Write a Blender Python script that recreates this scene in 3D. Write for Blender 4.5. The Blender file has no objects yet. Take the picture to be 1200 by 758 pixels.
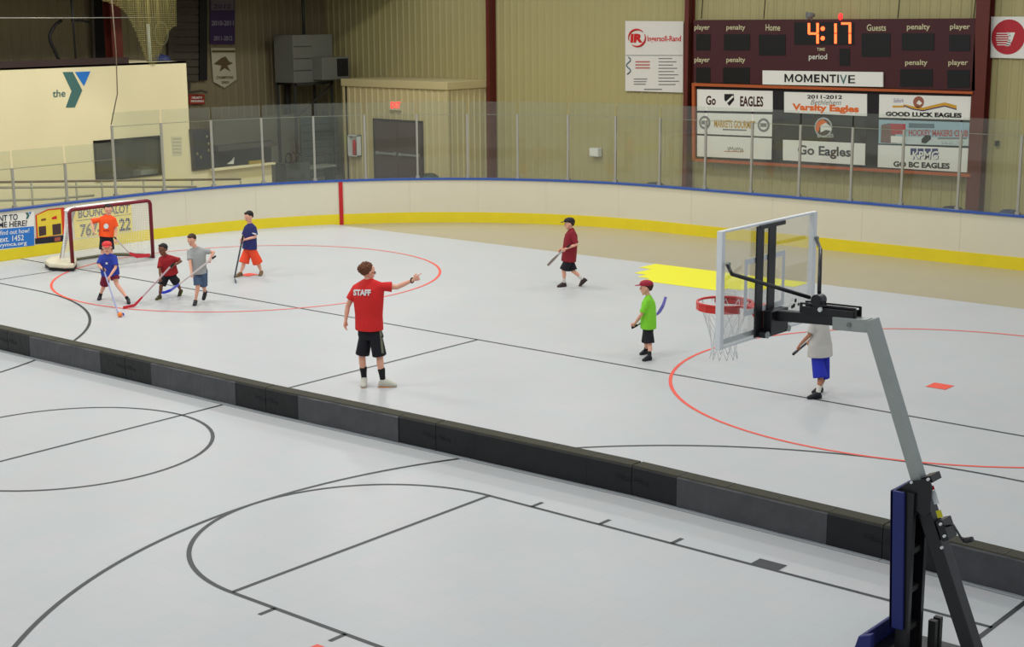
import bpy, bmesh, math, random
from mathutils import Vector as V, Matrix
random.seed(7)
SC = bpy.context.scene
COL = SC.collection
PI = math.pi

# ------------------------------------------------------------------ camera
F = 1770.7
CAM = V((4.77245, -10.26928, 5.29822))
CR = V((0.76505082, 0.64393079, -0.00709787)).normalized()
CU = V((-0.12597804, 0.16046477, 0.97896915)).normalized()
CW = V((-0.63152733, 0.74806698, -0.20388484)).normalized()
cd = bpy.data.cameras.new('camera'); cam = bpy.data.objects.new('camera', cd); COL.objects.link(cam)
cd.sensor_width = 36; cd.lens = 36 * F / 1200; cd.clip_end = 300
M = Matrix.Identity(4)
for i in range(3):
    M[i][0] = CR[i]; M[i][1] = CU[i]; M[i][2] = -CW[i]; M[i][3] = CAM[i]
cam.matrix_world = M
SC.camera = cam


def ray(px, py): return (CW + CR * ((px - 600) / F) - CU * ((py - 379) / F))


def PZ(px, py, z=0):
    d = ray(px, py); return CAM + d * ((z - CAM.z) / d.z)


def PX(px, py, X):
    d = ray(px, py); return CAM + d * ((X - CAM.x) / d.x)


def PY(px, py, Y):
    d = ray(px, py); return CAM + d * ((Y - CAM.y) / d.y)


def proj(P):
    d = V(P) - CAM; z = d.dot(CW); return (600 + F * d.dot(CR) / z, 379 - F * d.dot(CU) / z)


# ------------------------------------------------------------------ materials
MATS = {}


def lin(c):
    return tuple((x / 12.92 if x <= .04045 else ((x + .055) / 1.055) ** 2.4) for x in [v / 255 for v in c])


def mat(name, rgb, rough=.6, metal=0, var=.06, scale=8, spec=.3, bump=0, bscale=40, emit=None, estr=1):
    if name in MATS: return MATS[name]
    m = bpy.data.materials.new(name); m.use_nodes = True; nt = m.node_tree; N = nt.nodes; L = nt.links
    b = N['Principled BSDF']; c = lin(rgb)
    b.inputs['Roughness'].default_value = rough; b.inputs['Metallic'].default_value = metal
    b.inputs['Specular IOR Level'].default_value = spec
    tc = N.new('ShaderNodeTexCoord')
    nz = N.new('ShaderNodeTexNoise'); nz.inputs['Scale'].default_value = scale; nz.inputs['Detail'].default_value = 4
    L.new(tc.outputs['Object'], nz.inputs['Vector'])
    mx = N.new('ShaderNodeMixRGB'); mx.inputs[1].default_value = (*[v * (1 - var) for v in c], 1)
    mx.inputs[2].default_value = (*[min(1, v * (1 + var)) for v in c], 1)
    L.new(nz.outputs['Fac'], mx.inputs[0]); L.new(mx.outputs[0], b.inputs['Base Color'])
    if bump:
        n2 = N.new('ShaderNodeTexNoise'); n2.inputs['Scale'].default_value = bscale
        L.new(tc.outputs['Object'], n2.inputs['Vector'])
        bp = N.new('ShaderNodeBump'); bp.inputs['Strength'].default_value = bump; bp.inputs['Distance'].default_value = .02
        L.new(n2.outputs['Fac'], bp.inputs['Height']); L.new(bp.outputs[0], b.inputs['Normal'])
    if emit:
        b.inputs['Emission Color'].default_value = (*lin(emit), 1); b.inputs['Emission Strength'].default_value = estr
    MATS[name] = m
    return m


def glass_mat(name, tint, gloss, haze, hazecol):
    m = bpy.data.materials.new(name); m.use_nodes = True; nt = m.node_tree; N = nt.nodes; L = nt.links
    N.remove(N['Principled BSDF']); out = N['Material Output']
    tr = N.new('ShaderNodeBsdfTransparent'); tr.inputs[0].default_value = (*tint, 1)
    gl = N.new('ShaderNodeBsdfGlossy'); gl.inputs['Roughness'].default_value = .03
    df = N.new('ShaderNodeBsdfDiffuse'); df.inputs[0].default_value = (*hazecol, 1)
    a = N.new('ShaderNodeMixShader'); a.inputs[0].default_value = haze
    nz = N.new('ShaderNodeTexNoise'); nz.inputs['Scale'].default_value = 1.2
    tc = N.new('ShaderNodeTexCoord'); L.new(tc.outputs['Object'], nz.inputs['Vector'])
    mr = N.new('ShaderNodeMapRange'); mr.inputs[3].default_value = haze * .6; mr.inputs[4].default_value = haze * 1.4
    L.new(nz.outputs['Fac'], mr.inputs[0]); L.new(mr.outputs[0], a.inputs[0])
    L.new(tr.outputs[0], a.inputs[1]); L.new(df.outputs[0], a.inputs[2])
    b = N.new('ShaderNodeMixShader')
    fr = N.new('ShaderNodeFresnel'); fr.inputs[0].default_value = 1.5
    mul = N.new('ShaderNodeMath'); mul.operation = 'MULTIPLY'; mul.inputs[1].default_value = gloss
    L.new(fr.outputs[0], mul.inputs[0]); L.new(mul.outputs[0], b.inputs[0])
    L.new(a.outputs[0], b.inputs[1]); L.new(gl.outputs[0], b.inputs[2]); L.new(b.outputs[0], out.inputs[0])
    MATS[name] = m
    return m


# floor tile: modular sport tiles, each a touch different
def floor_mat():
    m = bpy.data.materials.new('sport_tile'); m.use_nodes = True; nt = m.node_tree; N = nt.nodes; L = nt.links
    b = N['Principled BSDF']; b.inputs['Roughness'].default_value = .42; b.inputs['Specular IOR Level'].default_value = .35
    tc = N.new('ShaderNodeTexCoord')
    br = N.new('ShaderNodeTexBrick'); br.offset = 0; br.inputs['Scale'].default_value = 1
    br.inputs['Brick Width'].default_value = .305; br.inputs['Row Height'].default_value = .305
    br.inputs['Mortar Size'].default_value = .002; br.inputs['Mortar Smooth'].default_value = .5
    br.inputs['Color1'].default_value = (*lin((180, 184, 184)), 1); br.inputs['Color2'].default_value = (*lin((184, 184, 184)), 1)
    br.inputs['Mortar'].default_value = (*lin((170, 173, 174)), 1)
    L.new(tc.outputs['Object'], br.inputs['Vector'])
    nz = N.new('ShaderNodeTexNoise'); nz.inputs['Scale'].default_value = .6; nz.inputs['Detail'].default_value = 5
    L.new(tc.outputs['Object'], nz.inputs['Vector'])
    rp = N.new('ShaderNodeMapRange'); rp.inputs[3].default_value = .93; rp.inputs[4].default_value = 1.05
    L.new(nz.outputs['Fac'], rp.inputs[0])
    mx = N.new('ShaderNodeMixRGB'); mx.blend_type = 'MULTIPLY'; mx.inputs[0].default_value = 1
    L.new(br.outputs['Color'], mx.inputs[1]); L.new(rp.outputs[0], mx.inputs[2])
    L.new(mx.outputs[0], b.inputs['Base Color'])
    return m


M_TILE = floor_mat()
M_CONC = mat('bare_concrete', (165, 156, 130), .35, var=.06, scale=1.5, spec=.4)
M_BLINE = mat('black_line', (52, 54, 56), .5)
M_RLINE = mat('red_line', (226, 84, 66), .5)
M_YEL = mat('yellow_tile', (226, 222, 40), .45, var=.03)
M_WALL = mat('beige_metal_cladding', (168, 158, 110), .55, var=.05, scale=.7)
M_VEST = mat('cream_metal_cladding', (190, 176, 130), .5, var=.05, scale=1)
M_DWALL = mat('shaded_end_cladding', (122, 112, 84), .6, var=.08, scale=.8)  # beige cladding again, the end's lack of light mixed into its colour
M_OFF = mat('cream_painted_drywall', (224, 212, 170), .7, var=.03, scale=.6)
M_RIB = mat('maroon_steel', (92, 36, 28), .45, var=.08, scale=3)
M_BOARD = mat('white_board_plastic', (207, 201, 179), .35, var=.035, scale=1.4)
M_KICK = mat('yellow_kick_plate', (220, 200, 40), .35, var=.08, scale=3)
M_CAP = mat('blue_cap_rail', (52, 84, 158), .35)
M_REDST = mat('red_board_stripe', (180, 34, 36), .4)
M_ALU = mat('aluminium_post', (160, 158, 148), .4, metal=.4)
M_DALU = mat('grey_rail_paint', (150, 146, 122), .5)
M_GLASS = glass_mat('rink_glass', (.93, .95, .93), .6, .045, (.6, .62, .52))
M_ACR = glass_mat('clear_acrylic', (.985, .99, .985), .35, .03, (.7, .72, .7))
M_EDGE = mat('frosted_edge_tape', (228, 230, 228), .4)
M_DARK = mat('near_black', (24, 24, 26), .5)
M_BLACK = mat('black_steel', (22, 21, 23), .35, spec=.5)
M_PAD = mat('black_vinyl', (27, 27, 28), .45, bump=.5, bscale=6, var=.15, scale=5)
M_GPAD = mat('charcoal_vinyl', (74, 74, 76), .5, bump=.8, bscale=7, var=.25, scale=5)
M_FOAM = mat('olive_grey_foam', (64, 62, 50), .85, var=.15, scale=9, bump=.4, bscale=50)
M_STRIP = mat('pale_grey_strip', (158, 162, 164), .6)
M_BLUE = mat('navy_pad_vinyl', (36, 44, 104), .45, bump=.2, bscale=9)
M_GALV = mat('galvanised_steel', (158, 164, 158), .4, metal=.45, var=.12, scale=9)
M_GALVD = mat('dull_olive_steel', (112, 112, 88), .5, metal=.3)
M_RIM = mat('orange_red_rim', (214, 56, 48), .35)
M_NET = mat('white_net_cord', (238, 240, 236), .7)
M_WHITE = mat('white_panel', (226, 224, 214), .5, var=.02)
M_WPLAS = mat('white_plastic', (214, 216, 214), .45)
M_TXT = mat('black_ink', (24, 22, 22), .6)
M_SCORE = mat('dark_maroon_scoreboard', (66, 24, 28), .5, var=.05)
M_SWIN = mat('unlit_display', (20, 19, 18), .3)
M_LET = mat('pale_lettering', (196, 190, 150), .6)
M_LED = mat('lit_orange_digits', (255, 110, 60), .4, emit=(255, 84, 38), estr=3.2)
M_LEDD = mat('lit_red_lamp', (255, 60, 50), .4, emit=(255, 40, 40), estr=2)
M_ORTRIM = mat('rusty_orange_trim', (170, 84, 40), .55, var=.12)
M_DOOR = mat('brown_grey_door', (76, 62, 58), .5)
M_DOORF = mat('dark_door_frame', (48, 40, 40), .5)
M_GREYM = mat('grey_sheet_metal', (104, 104, 96), .5, var=.08, scale=3)
M_DGREY = mat('dark_grey_metal', (52, 52, 48), .55)
M_RED = mat('bright_red', (196, 30, 30), .5)
M_ORANGE = mat('orange_ink', (222, 104, 36), .5)
M_NAVYI = mat('navy_ink', (34, 44, 100), .5)
M_TEAL = mat('teal_ink', (66, 104, 98), .6)
M_BLUEI = mat('blue_ink', (40, 112, 190), .5)
M_LBLUE = mat('pale_blue_panel', (150, 178, 186), .5)
M_GOALR = mat('dark_red_goal_paint', (112, 22, 34), .4)
M_GOALB = mat('goal_base_pad', (214, 206, 180), .6)
M_PURP = mat('purple_banner', (58, 42, 78), .7)
M_GREY = mat('mid_grey', (120, 120, 118), .6)
M_SHUT = mat('dark_shutter', (70, 64, 54), .6)

# people
SK1 = mat('fair_skin', (222, 164, 138), .55, var=.04)
SK2 = mat('brown_skin', (120, 78, 58), .55, var=.04)
SK3 = mat('tan_skin', (176, 120, 92), .55, var=.04)
H_BR = mat('auburn_hair', (98, 58, 36), .7, var=.3, scale=40)
H_BK = mat('black_hair', (30, 24, 24), .7, var=.2, scale=40)
H_DB = mat('dark_brown_hair', (58, 38, 28), .7, var=.3, scale=40)
M_EYE = mat('eye', (36, 28, 26), .3)
M_LIP = mat('lips', (176, 96, 86), .5)


# ------------------------------------------------------------------ builders
def tag(o, label=None, cat=None, group=None, kind=None):
    if label: o['label'] = label
    if cat: o['category'] = cat
    if group: o['group'] = group
    if kind: o['kind'] = kind
    return o


def thing(name, label, cat, loc=(0, 0, 0), group=None, kind=None):
    o = bpy.data.objects.new(name, None); COL.objects.link(o); o.location = V(loc); o.empty_display_size = .1
    return tag(o, label, cat, group, kind)


def wloc(o):
    l = V((0, 0, 0))
    while o: l += o.location; o = o.parent
    return l


def link(name, me, m, parent=None):
    o = bpy.data.objects.new(name, me); COL.objects.link(o)
    if m: me.materials.append(m)
    if parent:
        o.parent = parent
        o.location = -wloc(parent)
        # bake so that child origin sits at its parent
        me.transform(Matrix.Translation(-wloc(parent))); o.location = (0, 0, 0)
    return o


class MB:
    def __init__(s): s.bm = bmesh.new()

    def verts_faces(s, vs, fs, mi=0):
        b = [s.bm.verts.new(v) for v in vs]
        for f in fs:
            try:
                fa = s.bm.faces.new([b[i] for i in f]); fa.material_index = mi
            except ValueError: pass
        return b

    def box(s, lo, hi, mi=0):
        x0, y0, z0 = lo; x1, y1, z1 = hi
        s.verts_faces([(x0, y0, z0), (x1, y0, z0), (x1, y1, z0), (x0, y1, z0), (x0, y0, z1), (x1, y0, z1), (x1, y1, z1), (x0, y1, z1)],
                      [(0, 3, 2, 1), (4, 5, 6, 7), (0, 1, 5, 4), (1, 2, 6, 5), (2, 3, 7, 6), (3, 0, 4, 7)], mi)
        return s

    def prism(s, pts, off, mi=0):  # closed polygon pts extruded by vector off
        n = len(pts); off = V(off); a = [V(p) for p in pts]; b = [p + off for p in a]
        s.verts_faces(a + b, [tuple(range(n))[::-1], tuple(range(n, 2 * n))] + [(i, (i + 1) % n, n + (i + 1) % n, n + i) for i in range(n)], mi)
        return s

    def bar(s, p0, p1, w, h, up=V((0, 0, 1)), mi=0):  # rectangular bar
        p0 = V(p0); p1 = V(p1); d = (p1 - p0).normalized(); x = d.cross(up)
        if x.length < 1e-4: x = d.cross(V((1, 0, 0)))
        x.normalize(); y = x.cross(d)
        c = [x * w / 2 + y * h / 2, -x * w / 2 + y * h / 2, -x * w / 2 - y * h / 2, x * w / 2 - y * h / 2]
        s.prism([p0 + k for k in c], p1 - p0, mi); return s

    def tube(s, pts, r, n=8, closed=False, mi=0):
        pts = [V(p) for p in pts]; m = len(pts); rings = []
        up = V((0, 0, 1)); prev = None
        for i, p in enumerate(pts):
            if closed: d = pts[(i + 1) % m] - pts[i - 1]
            else: d = pts[min(i + 1, m - 1)] - pts[max(i - 1, 0)]
            d.normalize()
            if prev is None:
                x = d.cross(up)
                if x.length < .05: x = d.cross(V((1, 0, 0)))
            else: x = prev - d * prev.dot(d)
            x.normalize(); prev = x; y = d.cross(x)
            rr = r[i] if isinstance(r, (list, tuple)) else r
            rings.append([s.bm.verts.new(p + (x * math.cos(t * 2 * PI / n) + y * math.sin(t * 2 * PI / n)) * rr) for t in range(n)])
        for i in range(m if closed else m - 1):
            A = rings[i]; B = rings[(i + 1) % m]
            for t in range(n):
                f = s.bm.faces.new((A[t], A[(t + 1) % n], B[(t + 1) % n], B[t])); f.smooth = True; f.material_index = mi
        if not closed:
            s.bm.faces.new(rings[0][::-1]).material_index = mi; s.bm.faces.new(rings[-1]).material_index = mi
        return s

    def disc(s, c, n, r, t, seg=24, r2=None, mi=0):  # cylinder at c along n thick t
        c = V(c); n = V(n).normalized(); x = n.cross(V((0, 0, 1)))
        if x.length < .1: x = V((1, 0, 0))
        x.normalize(); y = n.cross(x)
        ring = [c + (x * math.cos(k * 2 * PI / seg) + y * math.sin(k * 2 * PI / seg)) * r for k in range(seg)]
        s.prism(ring, n * t, mi); return s

    def ball(s, c, r, sub=2, mi=0):
        g = bmesh.ops.create_icosphere(s.bm, subdivisions=sub, radius=1)
        rr = V(r) if hasattr(r, '__len__') else V((r, r, r))
        for v in g['verts']:
            v.co = V(c) + V((v.co.x * rr.x, v.co.y * rr.y, v.co.z * rr.z))
            for f in v.link_faces: f.smooth = True
        return s

    def build(s, name, m, parent=None, bevel=0):
        bmesh.ops.recalc_face_normals(s.bm, faces=s.bm.faces)
        me = bpy.data.meshes.new(name); s.bm.to_mesh(me); s.bm.free()
        if isinstance(m, (list, tuple)):
            o = link(name, me, None, parent)
            for k in m: me.materials.append(k)
        else: o = link(name, me, m, parent)
        if bevel:
            md = o.modifiers.new('bevel', 'BEVEL'); md.width = bevel; md.segments = 2; md.limit_method = 'ANGLE'
        return o


_tc = {}


def text_mesh(s, bold=0):
    k = (s, bold)
    if k not in _tc:
        cu = bpy.data.curves.new('t', 'FONT'); cu.body = s; cu.offset = bold; cu.size = 1; cu.resolution_u = 3
        o = bpy.data.objects.new('t', cu); COL.objects.link(o)
        me = bpy.data.meshes.new_from_object(o.evaluated_get(bpy.context.evaluated_depsgraph_get()))
        bpy.data.objects.remove(o)
        xs = [v.co.x for v in me.vertices] or [0, 1]; ys = [v.co.y for v in me.vertices] or [0, 1]
        _tc[k] = ([(v.co.x, v.co.y) for v in me.vertices], [tuple(p.vertices) for p in me.polygons], min(xs), max(xs), min(ys), max(ys))
        bpy.data.meshes.remove(me)
    return _tc[k]


def text(P, s, x0, y0, x1, y1, m, parent, nrm, name='lettering', off=.012, bold=.02, dy=0, slant=0, mb=None):
    """text in the pixel box x0..x1, y0(top)..y1(bottom) as seen on the plane P; dy = pixel rise of the line at its right end"""
    vs, fs, a, b, c, d = text_mesh(s, bold)
    BL = P(x0, y1); BR = P(x1, y1 + dy); TL = P(x0, y0)
    ex = BR - BL; ey = TL - BL; n = V(nrm).normalized() * off
    mbb = mb or MB()
    out = []
    for (x, y) in vs:
        u = (x - a) / (b - a); v = (y - c) / (d - c)
        out.append(BL + ex * (u + slant * (v)) + ey * v + n)
    B = [mbb.bm.verts.new(q) for q in out]
    for f in fs:
        try: mbb.bm.faces.new([B[i] for i in f])
        except ValueError: pass
    if mb: return
    me = bpy.data.meshes.new(name); mbb.bm.to_mesh(me); mbb.bm.free()
    return link(name, me, m, parent)


def panel(P, pts, nrm, m, parent, name, t=.02, off=0):
    n = V(nrm).normalized()
    return MB().prism([P(*p) + n * off for p in pts], n * t).build(name, m, parent)


def rect(x0, y0, x1, y1, dy=0): return [(x0, y0), (x1, y0 + dy), (x1, y1 + dy), (x0, y1)]


NY = V((0, -1, 0)); NX = V((1, 0, 0))


def ribbed(name, p0, p1, z0, z1, m, pitch=.3, depth=.035, nrm=None, parent=None, kind='structure'):
    p0 = V(p0); p1 = V(p1); d = p1 - p0; L = d.length; d.normalize(); n = V(nrm)
    prof = [(0, 0)]; x = 0
    while x < L:
        for dx, h in ((pitch * .62, 0), (pitch * .72, depth), (pitch * .9, depth), (pitch, 0)):
            if x + dx <= L: prof.append((x + dx, h))
        x += pitch
    prof.append((L, 0))
    mb = MB(); B = []
    for x, h in prof:
        q = p0 + d * x + n * h
        B.append((mb.bm.verts.new((q.x, q.y, z0)), mb.bm.verts.new((q.x, q.y, z1))))
    for a, b in zip(B, B[1:]): mb.bm.faces.new((a[0], b[0], b[1], a[1]))
    # back face gives the wall its thickness
    q0 = p0 - n * .12; q1 = p1 - n * .12
    k = [mb.bm.verts.new(v) for v in ((q0.x, q0.y, z0), (q1.x, q1.y, z0), (q1.x, q1.y, z1), (q0.x, q0.y, z1))]
    mb.bm.faces.new(k)
    mb.bm.faces.new((B[0][1], B[0][0], k[0], k[3])); mb.bm.faces.new((B[-1][0], B[-1][1], k[2], k[1]))
    mb.bm.faces.new([b[1] for b in B] + [k[2], k[3]])
    me = bpy.data.meshes.new(name); mb.bm.to_mesh(me); mb.bm.free()
    o = link(name, me, m, parent)
    if kind and not parent: o['kind'] = kind
    return o


# ================================================================== SETTING
FZ = -.015
MB().box((-36, -14, -.3), (8, 26, FZ)).build('floor', M_CONC)
bpy.data.objects['floor']['kind'] = 'structure'
fl = MB().box((-24.62, -13.5, FZ), (7.5, 15.77, 0)).build('floor_sport_tile', M_TILE); fl['kind'] = 'structure'


def strip(mb, pts, w, z=.002, closed=False):
    pts = [V((p[0], p[1], z)) for p in pts]; n = len(pts); L = []
    for i, p in enumerate(pts):
        if closed: d = pts[(i + 1) % n] - pts[i - 1]
        else: d = pts[min(i + 1, n - 1)] - pts[max(i - 1, 0)]
        d.normalize(); s = V((-d.y, d.x, 0)) * w / 2
        L.append((mb.bm.verts.new(p + s), mb.bm.verts.new(p - s)))
    for i in range(n if closed else n - 1):
        a = L[i]; b = L[(i + 1) % n]; mb.bm.faces.new((a[0], a[1], b[1], b[0]))


def arc(cx, cy, r, a0, a1, n=64): return [(cx + r * math.cos(a0 + (a1 - a0) * i / n), cy + r * math.sin(a0 + (a1 - a0) * i / n)) for i in range(n + 1)]


LW = .05
mb = MB()
strip(mb, [(0, -8), (0, 8)], LW)                       # baseline
strip(mb, [(-24.6, 7.83), (0, 7.83)], LW)                # sideline
strip(mb, [(-22.62, -8), (-22.62, 7.83)], LW)            # far baseline
strip(mb, [(-11.24, -8), (-11.24, 7.83)], LW)            # half court
strip(mb, arc(-11.24, 0, 1.83, 0, 2 * PI)[:-1], LW, closed=True)
strip(mb, [(0, 1.83), (-5.79, 1.83)], LW); strip(mb, [(0, -1.83), (-5.79, -1.83)], LW)
strip(mb, [(-5.79, -1.83), (-5.79, 1.83)], LW)
strip(mb, arc(-5.79, 0, 1.83, PI / 2, 3 * PI / 2), LW, z=.0025)
strip(mb, arc(-1.6, 0, 6.02, PI / 2, 3 * PI / 2, 96), LW, z=.003)
strip(mb, [(-1.6, 6.02), (0, 6.02)], LW); strip(mb, [(-1.6, -6.02), (0, -6.02)], LW)
strip(mb, arc(-21.0, 0, 5.86, -PI / 2, PI / 2, 96), LW, z=.003); strip(mb, [(-21, 5.86), (-22.6, 5.86)], LW)
strip(mb, arc(-16.83, 0, 1.83, -PI / 2, PI / 2), LW, z=.0025)
for ft in (17, 14, 11):
    for s in (-1, 1): strip(mb, [(-ft * .3048, s * 1.83), (-ft * .3048, s * 2.02)], LW)
for s in (-1, 1): mb.verts_faces([(-8 * .3048, s * 1.83, .003), (-7 * .3048, s * 1.83, .003), (-7 * .3048, s * 2.02, .003), (-8 * .3048, s * 2.02, .003)], [(0, 1, 2, 3)])
mb.build('black_court_marking', M_BLINE, fl)
mb = MB()
strip(mb, arc(-3.96, 9.665, 3.92, 0, 2 * PI, 96)[:-1], LW, z=.004, closed=True)
strip(mb, arc(-19.03, 9.6, 3.9, 0, 2 * PI, 96)[:-1], LW, z=.004, closed=True)
for cx, cy in ((-4.03, 9.58), (-19.03, 9.58), (-4.15, -2.28)):
    mb.verts_faces([(cx - .15, cy - .15, .004), (cx + .15, cy - .15, .004), (cx + .15, cy + .15, .004), (cx - .15, cy + .15, .004)], [(0, 1, 2, 3)])
mb.build('red_hockey_marking', M_RLINE, fl)
# yellow crease, stepped outline of whole tiles
mb = MB(); T = .305
cx = -11.4
for i in range(-6, 6):
    for j in range(1, 8):
        x = cx + (i + .5) * T; y = 15.77 - (j - .5) * T
        if ((x - cx) / 1.75) ** 2 + ((y - 15.8) / 1.95) ** 2 < 1:
            x0 = cx + i * T; y0 = 15.77 - j * T
            mb.verts_faces([(x0, y0, .003), (x0 + T, y0, .003), (x0 + T, y0 + T, .003), (x0, y0 + T, .003)], [(0, 1, 2, 3)])
bmesh.ops.remove_doubles(mb.bm, verts=mb.bm.verts, dist=.001)
mb.build('yellow_crease', M_YEL, fl)

# walls
WZ = 7.2
ribbed('wall_back', (-32.6, 24.5, 0), (4, 24.5, 0), FZ, WZ, M_WALL, .262, .018, NY)
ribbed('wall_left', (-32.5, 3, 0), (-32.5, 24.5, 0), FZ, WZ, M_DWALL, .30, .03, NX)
# unseen slab added over the office end to block light from above
MB().box((-32.5, 3, 6.1), (-28.4, 24.4, 6.3)).build('shade_slab', M_DWALL)['kind'] = 'structure'

# entry vestibule in the corner
vx0, vx1, vy = -29.62, -25.3, 22.5
ribbed('wall_entry', (vx0, vy, 0), (vx1, vy, 0), FZ, 3.05, M_VEST, .25, .02, NY)
ribbed('wall_entry_side', (vx1, vy, 0), (vx1, 24.5, 0), FZ, 3.05, M_VEST, .25, .02, NX)
ribbed('wall_entry_west', (vx0, 24.5, 0), (vx0, vy, 0), FZ, 3.05, M_VEST, .25, .02, (-1, 0, 0))
mb = MB(); mb.box((vx0 - .06, vy - .07, 3.0), (vx1 + .07, 24.48, 3.22))
mb.build('trim_1', M_VEST, bevel=.01)['kind'] = 'structure'

tr = MB().box((vx1 - .05, vy - .03, FZ), (vx1 + .04, vy + .06, 3.05)).build('trim_2', M_VEST); tr['kind'] = 'structure'
tr = MB().box((vx0 - .04, vy - .03, FZ), (vx0 + .05, vy + .06, 3.05)).build('trim_3', M_VEST); tr['kind'] = 'structure'
# steel columns on the back wall
for px, w, lab in ((578.5, .12, 'slim maroon steel column right of the entry box, beside the grey double doors'),
                   (809.5, .13, 'maroon steel column at the left end of the scoreboard'),
                   (1152, .33, 'wide maroon steel column at the right end of the scoreboard')):
    q = PY(px, 100, 24.42)
    t = thing('steel_column', lab, 'column', (q.x, 24.4, FZ))
    mb = MB(); mb.box((q.x - w / 2, 24.16, FZ), (q.x + w / 2, 24.19, WZ)); mb.box((q.x - .02, 24.19, FZ), (q.x + .02, 24.44, WZ)); mb.box((q.x - w / 2, 24.44, FZ), (q.x + w / 2, 24.465, WZ))
    mb.build('shaft', M_RIB, t)
    MB().box((q.x - w / 2 - .05, 24.12, FZ), (q.x + w / 2 + .05, 24.465, FZ + .03)).build('base_plate', M_RIB, t)
for pa, w, lab in ((138, .35, 'dark red steel column behind the office roof, left of the white pipe'),):
    q = PX(pa, 60, -31)
    t = thing('steel_column', lab, 'column', (-31, q.y, FZ))
    mb = MB(); mb.box((-31.02, q.y - w / 2, FZ), (-30.99, q.y + w / 2, 6.1)); mb.box((-31.3, q.y - .02, FZ), (-31.02, q.y + .02, 6.1)); mb.box((-31.33, q.y - w / 2, FZ), (-31.3, q.y + w / 2, 6.1))
    mb.build('shaft', M_RIB, t)

# ------------------------------------------------------------------ office block
OX = -28.0
o0 = 5.0
q218 = PX(218, 73, OX); q318 = PX(318, 192, OX)
ztop = 4.0; yt = q218.y; yl = q318.y; zl = 1.08


def PO(px, py): return PX(px, py, OX)


off = thing('wall_office', None, None, (OX, yt - 3, FZ), kind='structure')
# face wall built around the window opening
wa = PO(109, 165); wb = PO(189, 160); wc = PO(189, 205); wy0, wy1, wz0, wz1 = wa.y, wb.y, wc.z, wa.z
mb = MB()
mb.box((OX - .15, o0, FZ), (OX, wy0, ztop)); mb.box((OX - .15, wy1, FZ), (OX, yt, ztop))
mb.box((OX - .15, wy0, FZ), (OX, wy1, wz0)); mb.box((OX - .15, wy0, wz1), (OX, wy1, ztop))
mb.box((-31.2, yt - .15, FZ), (OX - .15, yt, ztop))
mb.box((-31.2, o0, ztop - .05), (OX, yt, ztop))
mb.build('office_face', M_OFF, off)
mb = MB(); mb.box((OX - .05, o0, ztop), (OX + .04, PO(150, 75).y, ztop + .16)); mb.build('roof_fascia', mat('dark_brown_fascia', (52, 36, 32), .6), off)
MB().box((OX - .15, yt, FZ), (OX, yl, zl)).build('low_wall', M_OFF, off)
MB().box((OX - 3.2, yl - .15, FZ), (OX - .15, yl, zl)).build('low_wall_return', M_OFF, off)

w = thing('window_1', None, None, (OX, (wy0 + wy1) / 2, wz0), kind='structure')
mb = MB()
mb.box((OX - .1, wy0, wz0), (OX + .03, wy0 + .05, wz1)); mb.box((OX - .1, wy1 - .05, wz0), (OX + .03, wy1, wz1))
mb.box((OX - .1, wy0, wz1 - .04), (OX + .03, wy1, wz1)); mb.box((OX - .1, wy0, wz0), (OX + .03, wy1, wz0 + .04))
mb.build('window_frame', M_DARK, w)
MB().box((OX - .08, wy0 + .05, wz0 + .04), (OX - .06, wy1 - .05, wz1 - .04)).build('pane', M_GLASS, w)
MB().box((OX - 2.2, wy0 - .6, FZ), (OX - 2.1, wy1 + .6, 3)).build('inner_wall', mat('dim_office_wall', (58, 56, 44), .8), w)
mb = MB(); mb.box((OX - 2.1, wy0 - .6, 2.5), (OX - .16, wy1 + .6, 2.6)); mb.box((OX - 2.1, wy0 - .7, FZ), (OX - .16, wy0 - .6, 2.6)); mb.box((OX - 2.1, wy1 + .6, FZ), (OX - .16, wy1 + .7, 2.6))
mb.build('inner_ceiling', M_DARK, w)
y = PX(165, 198, OX - .8).y
t = thing('paper_stack', 'white papers and trays on the ledge inside the office window', 'papers', (OX - .6, y, wz0 + .02))
mb = MB(); mb.box((OX - .8, y - .25, wz0 - .05), (OX - .45, y + .3, wz0 + .12)); mb.build('papers', M_WHITE, t)
mb = MB(); mb.box((OX - .75, y - .15, wz0 + .12), (OX - .5, y + .12, wz0 + .2)); mb.build('tray', M_GREY, t)
t = thing('office_desk', 'dark desk under the office window holding white papers', 'desk', (OX - .6, y, FZ))
mb = MB(); mb.box((OX - 1.1, wy0 + .1, wz0 - .1), (OX - .2, wy1 - .1, wz0 - .05)); mb.build('desk_top', M_DGREY, t)
for a in (wy0 + .15, wy1 - .2): MB().box((OX - 1.0, a, FZ), (OX - .3, a + .05, wz0 - .1)).build('leg', M_DGREY, t)

# dark notice board window beside the office corner
dk = thing('display_case', 'dark glass-fronted display case on the low wall right of the office corner', 'display case', PO(236, 200))
panel(PO, [(221, 151.5), (248, 149.5), (248, 197), (225, 200)], NX, M_DOORF, dk, 'case', .06, .005)
panel(PO, [(224, 154), (246, 152), (246, 194.5), (227, 197)], NX, mat('navy_backing', (30, 32, 48), .3), dk, 'backing', .012, .066)
for a, b in ((240, 160), (242, 168), (242, 176), (229, 180), (233, 184)):
    c = PO(a, b); MB().ball(c + NX * .09, (.02, .03, .045), 1).build('trophy', mat('dull_brass', (130, 118, 80), .5), dk)
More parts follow.
